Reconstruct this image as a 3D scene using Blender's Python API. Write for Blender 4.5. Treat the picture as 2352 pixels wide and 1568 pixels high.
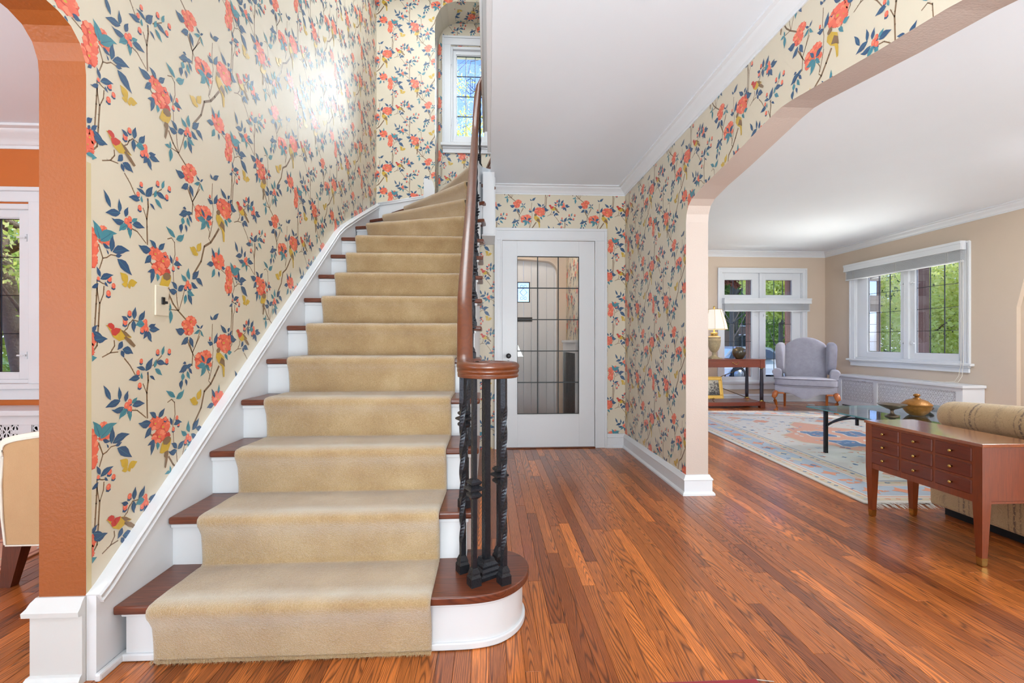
import bpy, bmesh, math, random
import numpy as np
from mathutils import Vector, Matrix
random.seed(7)
R=math.radians; PI=math.pi
for o in list(bpy.data.objects): bpy.data.objects.remove(o,do_unlink=True)
SC=bpy.context.scene; COL=SC.collection
# ---------------- camera ----------------
cam_d=bpy.data.cameras.new('camera'); cam=bpy.data.objects.new('camera',cam_d); COL.objects.link(cam)
cam.location=(0,0,1.045); cam.rotation_euler=(R(90),0,-math.atan(53/1045))
cam_d.sensor_width=36; cam_d.lens=1045/2352*36; cam_d.clip_start=0.05; cam_d.clip_end=300
SC.camera=cam
# ---------------- world, sun, lamps, exposure ----------------
w=bpy.data.worlds.new('world'); SC.world=w; w.use_nodes=True
nt=w.node_tree; bg=nt.nodes['Background']
sky=nt.nodes.new('ShaderNodeTexSky'); sky.sky_type='NISHITA'; sky.sun_disc=False
sky.sun_elevation=R(42); sky.sun_rotation=R(110); sky.air_density=1.0; sky.dust_density=.8; sky.ozone_density=5.0
tint=nt.nodes.new('ShaderNodeMix'); tint.data_type='RGBA'; tint.blend_type='MULTIPLY'; tint.inputs[0].default_value=1; tint.inputs[7].default_value=(.74,.80,1.12,1)
nt.links.new(sky.outputs[0],tint.inputs[6]); nt.links.new(tint.outputs[2],bg.inputs[0]); bg.inputs[1].default_value=.55
def lamp(name,kind,loc,energy,col=(1,1,1),size=(1,1),aim=None,spread=None,ang=None,radius=None):
    l=bpy.data.lights.new(name,kind); o=bpy.data.objects.new(name,l); COL.objects.link(o)
    o.location=loc; l.energy=energy; l.color=col
    if kind=='AREA': l.shape='RECTANGLE'; l.size,l.size_y=size
    if spread: l.spread=R(spread)
    if ang: l.angle=ang
    if radius is not None: l.shadow_soft_size=radius
    if aim is not None: o.rotation_euler=(Vector(aim)-Vector(loc)).to_track_quat('-Z','Y').to_euler()
    return o
# sunlight through the living room side window
lamp('sun','SUN',(12,4,9),3.2,(1,.95,.86),aim=(12-.80,4+.30,9-.62),ang=R(.6))
# added fill lamps out of view, lighting the hall and both rooms
lamp('hall_front_fill','AREA',(-.34,-1.95,.75),92,(.80,.93,1),(1.7,1.2),aim=(.2,3,4.2))
lamp('living_front_fill','AREA',(4.05,-1.3,.75),165,(.84,.94,1),(3.2,1.2),aim=(3.9,3.2,4.0))
lamp('dining_front_fill','AREA',(-3.2,-.9,.8),95,(.78,.92,1),(2.2,1.2),aim=(-3.4,2.6,3.6))
# overhead fill added out of view for the stairwell and living room
lamp('stair_overhead_fill','AREA',(-.6,3.2,5.0),60,(.90,.97,1),(1.0,2.6),aim=(-.6,3.2,0))
lamp('living_overhead_fill','AREA',(4.6,3.0,2.56),70,(.92,.97,1),(.6,.6),aim=(4.5,3.6,0))
# unseen upward fill, added to brighten the ceilings
lamp('hall_up_fill','AREA',(.2,-.3,1.0),60,(.86,.95,1),(.8,.8),aim=(.6,.9,2.56))
lamp('living_up_fill','AREA',(3.2,.2,1.7),34,(.86,.95,1),(.8,.8),aim=(3.5,1.6,2.6))
lamp('dining_up_fill','AREA',(-3.6,.2,1.6),34,(.80,.93,1),(.8,.8),aim=(-3.4,1.2,2.6))
# lamps added below the sills, standing in for light off the ground
lamp('side_bounce_fill','AREA',(7.6,6.2,.2),260,(1,.99,.92),(2.2,2.2),aim=(5.2,6.0,2.3))
lamp('far_bounce_fill','AREA',(4.75,9.2,-.35),230,(1,.99,.94),(2.2,1.6),aim=(4.7,6.6,2.6))
# unseen lamp added outside the stair window for the left wall's sheen
lamp('stair_sheen_fill','AREA',(2.6,9.6,7.0),2500,(.84,.95,1),(4.6,4.6),aim=(-.2,5.4,4.0))
lamp('vestibule_lamp','AREA',(.35,5.0,2.38),9,(1,.9,.78),(.5,.5),aim=(.35,5.0,0))
SC.view_settings.view_transform='Standard'; SC.view_settings.look='None'
SC.view_settings.gamma=1; SC.view_settings.use_curve_mapping=False
SC.view_settings.exposure=-0.12
SC.cycles.max_bounces=5; SC.cycles.diffuse_bounces=3; SC.cycles.glossy_bounces=3
SC.cycles.use_adaptive_sampling=True; SC.cycles.adaptive_threshold=.12; SC.cycles.adaptive_min_samples=16
SC.cycles.transparent_max_bounces=12; SC.cycles.use_denoising=True
SC.cycles.sample_clamp_indirect=6

# ---------------- materials ----------------
def c(r,g,b):
    f=lambda v:(v/255/12.92 if v/255<=.04045 else ((v/255+.055)/1.055)**2.4)
    return (f(r),f(g),f(b),1)
MATS={}
class NT:
    def __init__(s,name):
        m=bpy.data.materials.new(name); m.use_nodes=True; s.m=m; s.t=m.node_tree
        s.b=s.t.nodes['Principled BSDF']; s.o=s.t.nodes['Material Output']; MATS[name]=m
    def n(s,ty,**k):
        x=s.t.nodes.new('ShaderNode'+ty)
        for a,v in k.items():
            if a[0]=='i' and a[1:].isdigit(): s.inp(x,int(a[1:]),v)
            else: setattr(x,a,v)
        return x
    def inp(s,x,i,v):
        if isinstance(v,bpy.types.NodeSocket): s.t.links.new(v,x.inputs[i])
        elif v is not None: x.inputs[i].default_value=v
    def math(s,op,a,b=None,cc=None):
        x=s.n('Math',operation=op); s.inp(x,0,a); s.inp(x,1,b); s.inp(x,2,cc); return x.outputs[0]
    def mix(s,f,a,b,blend='MIX'):
        x=s.n('Mix',data_type='RGBA',blend_type=blend); s.inp(x,0,f); s.inp(x,6,a); s.inp(x,7,b); return x.outputs[2]
    def coord(s,which='Object',scale=(1,1,1),loc=(0,0,0)):
        t=s.n('TexCoord'); mp=s.n('Mapping'); s.t.links.new(t.outputs[which],mp.inputs[0])
        mp.inputs[3].default_value=scale; mp.inputs[1].default_value=loc; return mp.outputs[0]
    def noise(s,vec,scale=5,detail=3,rough=.5,dist=0):
        x=s.n('TexNoise'); s.t.links.new(vec,x.inputs['Vector']); x.inputs['Scale'].default_value=scale
        x.inputs['Detail'].default_value=detail; x.inputs['Roughness'].default_value=rough; x.inputs['Distortion'].default_value=dist
        return x.outputs[0]
    def ramp(s,f,stops,interp='LINEAR'):
        x=s.n('ValToRGB'); s.t.links.new(f,x.inputs[0]); e=x.color_ramp.elements; x.color_ramp.interpolation=interp
        while len(e)<len(stops): e.new(.5)
        for i,(p,col) in enumerate(stops): e[i].position=p; e[i].color=col
        return x.outputs[0]
    def bump(s,h,strength=.2,dist=.01):
        x=s.n('Bump'); s.t.links.new(h,x.inputs['Height']); x.inputs['Strength'].default_value=strength; x.inputs['Distance'].default_value=dist
        s.t.links.new(x.outputs[0],s.b.inputs['Normal'])
    def base(s,v): s.inp(s.b,0,v)
    def set(s,**k):
        for a,v in k.items():
            nm={'rough':'Roughness','metal':'Metallic','spec':'Specular IOR Level','coat':'Coat Weight','coatr':'Coat Roughness','sheen':'Sheen Weight','sheenr':'Sheen Roughness','trans':'Transmission Weight','ior':'IOR','emit':'Emission Strength','emitc':'Emission Color','sss':'Subsurface Weight'}[a]
            i=s.b.inputs[nm]
            if isinstance(v,bpy.types.NodeSocket): s.t.links.new(v,i)
            else: i.default_value=v
def plain(name,col,rough=.5,metal=0,var=.06,nscale=6,bump=0,bscale=60,bd=.004,**k):
    s=NT(name); v=s.coord(); n=s.noise(v,nscale,3)
    a=tuple(x*(1-var) for x in col[:3])+(1,); b=tuple(min(1,x*(1+var)) for x in col[:3])+(1,)
    s.base(s.mix(n,a,b)); s.set(rough=rough,metal=metal,**k)
    if bump: s.bump(s.noise(v,bscale,3),bump,bd)
    return s.m
def wood(name,light,dark,axis='Y',rough=.3,coat=.3,fine=1.0,pr=False,bands=34,strong=.75,bumps=.08):
    s=NT(name); ax={'X':0,'Y':1,'Z':2}[axis]
    sc=[11*fine,11*fine,11*fine]; sc[ax]=.62*fine
    if pr:
        at=s.n('Attribute',attribute_name='pr'); prv=at.outputs['Fac']
        t=s.n('TexCoord'); off=s.n('CombineXYZ'); s.inp(off,0,s.math('MULTIPLY',prv,37.0)); s.inp(off,1,s.math('MULTIPLY',prv,91.0)); s.inp(off,2,s.math('MULTIPLY',prv,17.0))
        ad=s.n('VectorMath',operation='ADD'); s.t.links.new(t.outputs['Object'],ad.inputs[0]); s.t.links.new(off.outputs[0],ad.inputs[1])
        def cv(scl):
            mp=s.n('Mapping'); s.t.links.new(ad.outputs[0],mp.inputs[0]); mp.inputs[3].default_value=scl; return mp.outputs[0]
    else:
        cv=lambda scl:s.coord(scale=scl)
    n=s.noise(cv(sc),1.0,1.2,.45,.25)
    saw=s.math('FRACT',s.math('MULTIPLY',n,bands))
    line=s.ramp(saw,[(0,(1,1,1,1)),(.16,(.45,.45,.45,1)),(.40,(.05,.05,.05,1)),(.72,(.12,.12,.12,1)),(.90,(.7,.7,.7,1)),(1,(1,1,1,1))])
    sf=[420,420,420]; sf[ax]=14
    pores=s.noise(cv(sf),1.0,2,.6)
    pr2=s.ramp(pores,[(.42,(0,0,0,1)),(.68,(1,1,1,1))])
    nb=[26,26,26]; nb[ax]=1.2
    broad=s.noise(cv(nb),1.0,2,.5)
    col=s.mix(s.math('MULTIPLY',line,strong),light,dark)
    col=s.mix(s.math('MULTIPLY',pr2,.5),col,dark)
    col=s.mix(s.math('MULTIPLY',broad,.35),col,tuple(x*.6 for x in light[:3])+(1,))
    if pr:
        tone=s.ramp(prv,[(0,(.50,.40,.38,1)),(.25,(.72,.62,.6,1)),(.5,(.9,.86,.84,1)),(.75,(1.05,1.0,1.0,1)),(1,(1.45,1.4,1.3,1))])
        col=s.mix(1.0,col,tone,'MULTIPLY')
    s.base(col); s.set(rough=s.ramp(pores,[(0,(rough,)*3+(1,)),(1,(min(1,rough+.15),)*3+(1,))]),coat=coat,coatr=.12)
    s.bump(s.math('ADD',s.math('MULTIPLY',pr2,-.6),s.math('MULTIPLY',line,-.3)),bumps,.002)
    return s.m
PAPER=plain('wallpaper_ground',c(217,205,182),.5,0,.03,3,.08,260,.001,spec=.6,coat=.9,coatr=.58)
NAVY=plain('print_navy',c(30,74,116),.36,0,.12,40,0,60,.004,coat=.9,coatr=.58); TEAL=plain('print_teal',c(58,134,148),.36,0,.12,40,0,60,.004,coat=.9,coatr=.58)
CORAL=plain('print_coral',c(236,104,76),.36,0,.10,60,0,60,.004,coat=.9,coatr=.58); CORALD=plain('print_coral_dark',c(214,78,56),.36,0,.1,60,0,60,.004,coat=.9,coatr=.58)
YEL=plain('print_yellow',c(206,168,44),.36,0,.15,60,0,60,.004,coat=.9,coatr=.58); BRN=plain('print_brown',c(128,98,66),.36,0,.12,60,0,60,.004,coat=.9,coatr=.58)
RED=plain('print_red',c(200,52,44),.36,0,.1,60,0,60,.004,coat=.9,coatr=.58); EDGE=plain('print_edge_strip',c(212,194,150),.5)
PEACH=plain('print_peach',c(246,138,104),.36,0,.1,60,0,60,.004,coat=.9,coatr=.58)
PRINT=[PAPER,NAVY,TEAL,CORAL,CORALD,YEL,BRN,RED,EDGE,PEACH]
WHITE=plain('white_gloss_paint',c(226,227,230),.32,0,.02,4,.05,30,.003)
GREYW=plain('pale_grey_paint',c(214,214,212),.35,0,.02,4,.05,30,.003)
CEIL=plain('ceiling_paint',c(238,243,250),.7,0,.02,2)
CROWNM=plain('crown_white_paint',c(230,231,234),.4,0,.01,4)
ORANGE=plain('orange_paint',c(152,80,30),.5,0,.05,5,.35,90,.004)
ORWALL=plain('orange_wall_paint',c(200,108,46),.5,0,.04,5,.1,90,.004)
BEIGE=plain('beige_wall_paint',c(212,192,172),.55,0,.04,2,.12,40,.004)
JAMB=plain('pinkish_arch_paint',c(198,180,168),.5,0,.04,3,.3,110,.004)
FLOORM=wood('oak_floor',c(222,130,60),c(78,32,15),'Y',.24,.30,1.0,True,42,.92)
TREADM=wood('stained_oak_tread',c(126,62,34),c(62,26,16),'X',.3,.3,1.1,False,30,.8)
RAILM=wood('mahogany_rail',c(112,54,20),c(68,30,12),'Y',.28,.35,.8,False,10,.4,.02)
CHERRY=wood('cherry_wood',c(134,60,24),c(92,36,12),'Z',.26,.25,1.0,False,12,.3,.02)
CHERRYY=wood('cherry_wood_top',c(160,80,34),c(116,50,20),'Y',.08,1.0,1.0,False,12,.35,.01)
DCHERRY=wood('dark_cherry_drawer',c(112,44,24),c(78,28,14),'Y',.28,.25,1.0,False,12,.35,.02)
MAHOG=wood('console_mahogany',c(142,64,42),c(106,44,28),'X',.22,.6,1.0,False,12,.3,.02)
LEGW=wood('honey_leg_wood',c(196,108,44),c(140,66,24),'Z',.25,.5,1.0,False,10,.3,.02)
DLEG=wood('dark_chair_leg',c(104,50,30),c(62,26,16),'Z',.3,.4,1.0,False,14,.4,.02)
IRON=plain('black_hammered_iron',c(46,48,54),.30,.55,.3,40,.7,150,.003)
BLACK=plain('black_metal',c(30,29,32),.35,.3,.1,20)
BRASS=plain('aged_brass',c(200,170,100),.25,1,.1,30)
CHERRYY.node_tree.nodes['Principled BSDF'].inputs['Coat IOR'].default_value=2.3
DARK=plain('dark_void',c(22,20,20),.8); LEAD=plain('lead_came',c(58,62,64),.5,.4)
COLD=plain('dark_column_paint',c(52,48,58),.4,.1)
BRICK=None
def carpet_mat():
    s=NT('beige_carpet'); v=s.coord()
    a=s.noise(v,5,4,.6); f=s.noise(v,230,3,.75); m=s.noise(v,60,3,.6)
    col=s.ramp(s.math('ADD',s.math('MULTIPLY',a,.45),s.math('MULTIPLY',f,.55)),[(.3,c(168,134,94)),(.5,c(197,165,121)),(.7,c(224,198,156))])
    at=s.n('Attribute',attribute_name='wear'); wn=s.noise(v,7,3,.6)  # 'wear' masks painted pile highlight as well as traffic wear
    col=s.mix(s.math('MULTIPLY',at.outputs['Fac'],s.math('MULTIPLY_ADD',wn,1.1,.02)),col,c(236,226,208))  # paints pile highlight and traffic wear into the colour behind each nosing
    s.base(col); s.set(rough=.95,sheen=1.0,sheenr=.35,spec=.1)
    s.bump(s.math('ADD',s.math('MULTIPLY',f,.8),s.math('MULTIPLY',m,.4)),1.0,.008); return s.m
CARPET=carpet_mat()
def glass_mat(name='window_glass',tint=(1,1,1,1),refl=.06,rough=.0):
    s=NT(name); t=s.t; tr=s.n('BsdfTransparent'); tr.inputs[0].default_value=tint
    gl=s.n('BsdfGlossy'); gl.inputs['Roughness'].default_value=rough
    lw=s.n('LayerWeight'); lw.inputs[0].default_value=.25
    f=s.math('MULTIPLY_ADD',lw.outputs['Fresnel'],.6,refl)
    mx=s.n('MixShader'); s.t.links.new(f,mx.inputs[0]); t.links.new(tr.outputs[0],mx.inputs[1]); t.links.new(gl.outputs[0],mx.inputs[2])
    t.links.new(mx.outputs[0],s.o.inputs[0]); return s.m
GLASS=glass_mat(refl=.0); DOORGL=glass_mat('door_glass',(.93,.93,.93,1),.015); TABGL=glass_mat('table_glass',(.84,.95,.93,1),.24,.01)
GEDGE=plain('glass_edge',c(90,150,150),.1,0,.05,4,0,1,.1,spec=.8)
def fabric(name,a,b,scale=300,rough=.9,var=3):
    s=NT(name); v=s.coord(); f=s.noise(v,scale,2,.6); g=s.noise(v,var*6,3,.6)
    s.base(s.mix(s.math('MULTIPLY_ADD',f,.6,s.math('MULTIPLY',g,.4)),a,b)); s.set(rough=rough,sheen=.3,spec=.15); s.bump(f,.35,.002); return s.m
GREYF=fabric('grey_chair_fabric',c(128,124,136),c(186,184,196),240)
TANF=fabric('tan_chair_fabric',c(186,146,104),c(206,168,126),300); CREAMF=fabric('cream_piping_fabric',c(232,222,204),c(246,240,228),300)
def sofa_mat():
    s=NT('striped_damask'); v=s.coord('Object'); sp=s.n('SeparateXYZ'); s.t.links.new(v,sp.inputs[0])
    y=sp.outputs[1]
    wob=s.noise(v,40,2); yy=s.math('ADD',y,s.math('MULTIPLY',wob,.008))
    ph=s.math('FRACT',s.math('MULTIPLY',yy,1/.25))
    st=s.ramp(ph,[(0,(0,0,0,1)),(.03,(1,1,1,1)),(.05,(1,1,1,1)),(.07,(0,0,0,1)),(.13,(0,0,0,1)),(.15,(.8,.8,.8,1)),(.165,(0,0,0,1)),(.42,(.0,.0,.0,1)),(.5,(.35,.35,.35,1)),(.58,(0,0,0,1)),(.9,(0,0,0,1)),(.93,(.7,.7,.7,1)),(.95,(0,0,0,1)),(1,(0,0,0,1))])
    dm=s.noise(v,16,1,.4,2.2); saw=s.math('FRACT',s.math('MULTIPLY',dm,9.0))
    sc=s.ramp(saw,[(0,(0,0,0,1)),(.42,(0,0,0,1)),(.5,(1,1,1,1)),(.62,(1,1,1,1)),(.7,(0,0,0,1))])
    col=s.mix(s.math('MULTIPLY',sc,.35),c(206,178,136),c(140,112,74)); fine=s.noise(v,500,1)
    brk=s.math('GREATER_THAN',s.noise(v,90,1),.42)
    col=s.mix(s.math('MULTIPLY',s.math('MULTIPLY',st,brk),.75),col,c(92,78,78))
    s.base(s.mix(s.math('MULTIPLY',fine,.2),col,c(120,98,70))); s.set(rough=.85,sheen=.3,spec=.2); s.bump(fine,.3,.002); return s.m
SOFAM=sofa_mat()

# ---------------- mesh helpers ----------------
class MB:
    def __init__(s): s.v=[]; s.f=[]; s.m=[]; s.sm=[]
    def add(s,vs,fs,mi=0,sm=False):
        k=len(s.v); s.v+= [tuple(p) for p in vs]
        for f in fs: s.f.append([i+k for i in f]); s.m.append(mi); s.sm.append(sm)
        return s
    def box(s,x0,x1,y0,y1,z0,z1,mi=0,bev=0):
        if x0>x1:x0,x1=x1,x0
        if y0>y1:y0,y1=y1,y0
        if z0>z1:z0,z1=z1,z0
        if bev<=0:
            vs=[(x,y,z) for z in(z0,z1) for x,y in((x0,y0),(x1,y0),(x1,y1),(x0,y1))]
            return s.add(vs,[(3,2,1,0),(4,5,6,7),(0,1,5,4),(1,2,6,5),(2,3,7,6),(3,0,4,7)],mi)
        b=min(bev,(x1-x0)/2.01,(y1-y0)/2.01,(z1-z0)/2.01)
        bm=bmesh.new(); bmesh.ops.create_cube(bm,size=1)
        for v in bm.verts: v.co=((x0+x1)/2+v.co.x*(x1-x0),(y0+y1)/2+v.co.y*(y1-y0),(z0+z1)/2+v.co.z*(z1-z0))
        bmesh.ops.bevel(bm,geom=bm.edges[:],offset=b,segments=2,profile=.5,affect='EDGES')
        s.add([v.co for v in bm.verts],[[v.index for v in f.verts] for f in bm.faces],mi); bm.free(); return s
    def lathe(s,prof,cx=0,cy=0,n=24,mi=0,sx=1,sy=1,rot=0,sm=True,z0=0):
        vs=[];fs=[]
        for r,z in prof:
            for i in range(n):
                a=2*PI*i/n+rot; vs.append((cx+r*math.cos(a)*sx,cy+r*math.sin(a)*sy,z+z0))
        for j in range(len(prof)-1):
            for i in range(n): fs.append((j*n+i,j*n+(i+1)%n,(j+1)*n+(i+1)%n,(j+1)*n+i))
        fs.append(tuple(range(n-1,-1,-1))); fs.append(tuple((len(prof)-1)*n+i for i in range(n)))
        return s.add(vs,fs,mi,sm)
    def sweep(s,path,prof,mi=0,up=(0,0,1),closed=False,sm=True,scales=None,cap=True,twist=None):
        P=[Vector(p) for p in path]; n=len(prof); vs=[];fs=[]; m=len(P); side0=None
        for i,p in enumerate(P):
            a=P[i-1] if (i>0 or closed) else p; b=P[(i+1)%m] if (i<m-1 or closed) else p
            T=(b-a).normalized(); S=T.cross(Vector(up))
            if S.length<1e-3: S=side0 or Vector((1,0,0))
            S.normalize(); side0=S; U=S.cross(T).normalized(); k=scales[i] if scales else 1
            if twist: 
                t=twist[i]; S,U=S*math.cos(t)+U*math.sin(t),U*math.cos(t)-S*math.sin(t)
            for (x,y) in prof: vs.append(p+S*x*k+U*y*k)
        for i in range(m if closed else m-1):
            j=(i+1)%m
            for q in range(n): fs.append((i*n+q,i*n+(q+1)%n,j*n+(q+1)%n,j*n+q))
        if cap and not closed: fs.append(tuple(range(n-1,-1,-1))); fs.append(tuple((m-1)*n+q for q in range(n)))
        return s.add(vs,fs,mi,sm)
    def tube(s,path,r,n=8,mi=0,scales=None,closed=False):
        return s.sweep(path,[(r*math.cos(2*PI*i/n),r*math.sin(2*PI*i/n)) for i in range(n)],mi,(0,.02,1),closed,True,scales)
    def prism(s,poly,mp,d0,d1,mf=0,mb=None,ms=None):
        "polygon in (u,v) at depth d0 (front) and d1 (back); ms: material of side i"
        n=len(poly); vs=[mp(u,v,d0) for u,v in poly]+[mp(u,v,d1) for u,v in poly]
        s.add(vs,[list(range(n))],mf); k=len(s.v)-2*n
        s.f.append([k+n+i for i in range(n-1,-1,-1)]); s.m.append(mf if mb is None else mb); s.sm.append(False)
        for i in range(n):
            j=(i+1)%n; s.f.append([k+i,k+n+i,k+n+j,k+j]); s.m.append((ms(i) if callable(ms) else ms) if ms is not None else mf); s.sm.append(False)
        return s
    def xf(s,M,start=0):
        for i in range(start,len(s.v)): s.v[i]=tuple(M@Vector(s.v[i]))
        return s
    def obj(s,name,mats,parent=None,fix=True,smooth=None):
        me=bpy.data.meshes.new(name); me.from_pydata(s.v,[],s.f)
        if not isinstance(mats,(list,tuple)): mats=[mats]
        for m in mats: me.materials.append(m)
        me.polygons.foreach_set('material_index',s.m); me.polygons.foreach_set('use_smooth',s.sm if smooth is None else [smooth]*len(s.f))
        me.update()
        if fix:
            bm=bmesh.new(); bm.from_mesh(me); bmesh.ops.recalc_face_normals(bm,faces=bm.faces[:]); bm.to_mesh(me); bm.free()
        o=bpy.data.objects.new(name,me); COL.objects.link(o)
        if parent: o.parent=parent
        return o
def autosm(o,ang=35):
    me=o.data; me.polygons.foreach_set('use_smooth',[True]*len(me.polygons))
    try: me.set_sharp_from_angle(angle=R(ang))
    except Exception: pass
    return o
def subsurf(o,l=2):
    m=o.modifiers.new('s','SUBSURF'); m.levels=l; m.render_levels=l; o.data.polygons.foreach_set('use_smooth',[True]*len(o.data.polygons)); return o
def bevel(o,w=.004,seg=2):
    m=o.modifiers.new('b','BEVEL'); m.width=w; m.segments=seg; m.limit_method='ANGLE'; m.angle_limit=R(35); return o
def thing(name,label,cat,loc=(0,0,0),rz=0,group=None):
    o=bpy.data.objects.new(name,None); COL.objects.link(o); o.location=loc; o.rotation_euler=(0,0,rz); o.empty_display_size=.1
    o['label']=label; o['category']=cat
    if group:o['group']=group
    return o
def tag(o,label,cat,group=None,kind=None):
    o['label']=label; o['category']=cat
    if group:o['group']=group
    if kind:o['kind']=kind
    return o
def struct(o,label=None,cat=None):
    o['kind']='structure'
    if label:o['label']=label
    if cat:o['category']=cat
    return o
def empty(name,loc=(0,0,0)):
    o=bpy.data.objects.new(name,None); COL.objects.link(o); o.location=loc; o.empty_display_size=.1; return o
class FR:
    "wall frame: u along the wall (to the right seen from the room), v up, w outwards through the wall"
    def __init__(s,O,U,W): s.O=Vector(O); s.U=Vector(U); s.W=Vector(W)
    def __call__(s,u,v,w): return tuple(s.O+s.U*u+s.W*w+Vector((0,0,v)))
    def box(s,mb,u0,u1,v0,v1,w0,w1,mi=0,bev=0):
        k=len(mb.v); mb.box(u0,u1,v0,v1,w0,w1,mi,bev)
        for i in range(k,len(mb.v)): mb.v[i]=s(*mb.v[i])
        return mb
WL=[(1,45,1370,25,1420,0.42),(1,47,1365,101,1405,0.42),(0,56,1361,83,1350,0.35),(0,89,1339,92,1392,0.32),(0,94,1340,157,1357,0.36),(0,106,1329,130,1336,0.4),(0,113,1321,167,1278,0.38),(0,78,1328,71,1342,0.3),(0,47,1251,36,1279,0.36),(0,47,1244,92,1263,0.34),(0,40,1230,15,1214,0.36),(0,15,1276,2,1263,0.5),(0,64,1238,76,1225,0.4),(0,25,1050,69,1056,0.42),(0,23,1061,42,1043,0.4),(0,13,1075,32,1096,0.4),(0,9,1086,2,1072,0.5),(0,135,1046,118,1019,0.5),(0,135,1019,177,1006,0.5),(0,130,1015,140,992,0.5),(0,160,1119,135,1131,0.45),(0,185,1122,191,1161,0.42),(0,183,1120,183,1081,0.42),(0,206,1119,234,1151,0.42),(1,234,1107,196,1104,0.55),(0,253,1100,285,1109,0.42),(0,256,1087,303,1090,0.38),(0,253,1083,265,1046,0.42),(0,245,1085,231,1057,0.45),(0,239,1569,268,1612,0.42),(0,239,1573,201,1584,0.3),(0,212,1546,167,1544,0.38),(0,291,1599,337,1591,0.36),(1,321,1624,331,1656,0.36),(1,282,1579,291,1607,0.4),(1,285,1575,318,1550,0.36),(0,259,1550,282,1533,0.3),(0,248,1555,251,1562,0.6),(1,223,1541,220,1563,0.4),(0,87,1484,64,1530,0.28),(0,122,1477,120,1519,0.3),(0,127,1477,73,1465,0.36),(0,147,1470,157,1503,0.42),(0,142,1453,96,1449,0.36),(0,177,1452,228,1453,0.38),(1,175,1462,197,1478,0.5),(1,157,1445,124,1420,0.45),(1,160,1439,167,1405,0.4),(0,265,1380,212,1384,0.45),(0,291,1390,262,1415,0.4),(0,303,1390,333,1418,0.42),(0,265,1363,237,1331,0.45),(0,282,1313,251,1301,0.35),(0,282,1310,269,1263,0.32),(1,297,1300,297,1273,0.5),(0,375,1348,364,1378,0.38),(0,385,1349,429,1352,0.36),(1,395,1455,348,1483,0.3),(1,399,1449,444,1475,0.4),(1,480,1300,474,1343,0.42),(1,465,1293,432,1313,0.42),(0,498,1305,540,1341,0.4),(0,521,1311,564,1289,0.4),(0,491,1292,530,1274,0.4),(1,465,1253,506,1238,0.4),(0,469,1239,491,1201,0.42),(1,458,1238,451,1201,0.42),(0,405,1251,377,1277,0.42),(0,409,1247,444,1272,0.45),(0,405,1244,362,1246,0.45),(1,369,1167,339,1167,0.35),(1,369,1167,364,1191,0.35),(1,369,1167,367,1120,0.38),(0,451,1087,402,1093,0.5),(0,472,1064,432,1037,0.42),(0,482,1064,502,1023,0.42),(1,548,1097,512,1081,0.3),(0,550,1099,569,1115,0.3),(0,548,1102,525,1116,0.3),(1,552,1094,572,1068,0.3),(0,580,1586,556,1615,0.34),(1,584,1577,535,1571,0.42),(1,588,1575,560,1529,0.42),(1,592,1577,616,1547,0.38),(0,592,1579,633,1598,0.4),(0,461,1566,493,1582,0.4),(0,460,1587,441,1587,0.5),(0,469,1580,423,1553,0.42),(0,476,1567,494,1543,0.4),(1,440,1548,436,1519,0.6),(1,465,1555,482,1524,0.4),(0,436,1521,429,1486,0.5),(0,454,1523,463,1497,0.4),(0,748,1717,704,1749,0.34),(0,757,1720,774,1739,0.5),(0,777,1707,814,1690,0.4),(0,647,1665,669,1711,0.38),(0,643,1666,605,1673,0.4),(1,729,1616,753,1589,0.4),(1,753,1625,787,1625,0.5),(0,656,1422,634,1460,0.32),(0,647,1394,601,1387,0.42),(1,678,1437,685,1475,0.32),(1,652,1374,634,1335,0.42),(0,683,1368,687,1342,0.4),(0,706,1390,733,1387,0.5),(0,639,1772,622,1790,0.4),(0,639,1775,678,1804,0.36),(2,157,1247,130,1275,0.62),(2,160,1246,195,1254,0.6),(2,157,1245,135,1238,0.7),(2,160,1244,166,1228,0.7),(2,527,1426,486,1432,0.6),(2,530,1428,556,1465,0.55),(2,527,1423,502,1413,0.7),(2,530,1423,528,1408,0.7),]
WB=[(83,1250,8),(99,1229,7),(79,1202,8),(40,1245,5),(166,1142,8),(147,1112,9),(223,1086,8),(234,1105,13),(244,1089,9),(239,1116,8),(219,1606,7),(300,1637,8),(362,1638,8),(204,1566,7),(348,1601,8),(212,1520,8),(154,1456,10),(167,1468,8),(167,1443,9),(340,1380,7),(405,1373,7),(414,1345,6),(384,1332,7),(469,1284,10),(456,1267,8),(483,1273,9),(619,1690,6),(692,1696,6),(622,1666,5),]
WF=[(9,1376,25,25),(13,1341,25,29),(7,1303,27,29),(60,1401,16,15),(64,1367,21,9),(9,1050,21,22),(2,1025,19,18),(288,1372,30,22),(328,1353,34,27),(309,1319,34,22),(491,1129,31,20),(458,1116,23,14),(474,1095,30,22),(556,1600,36,27),(592,1610,34,25),(536,1577,16,17),(613,1574,17,13),(724,1672,50,33),(743,1641,34,17),(683,1413,41,34),(676,1426,37,16),]
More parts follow.
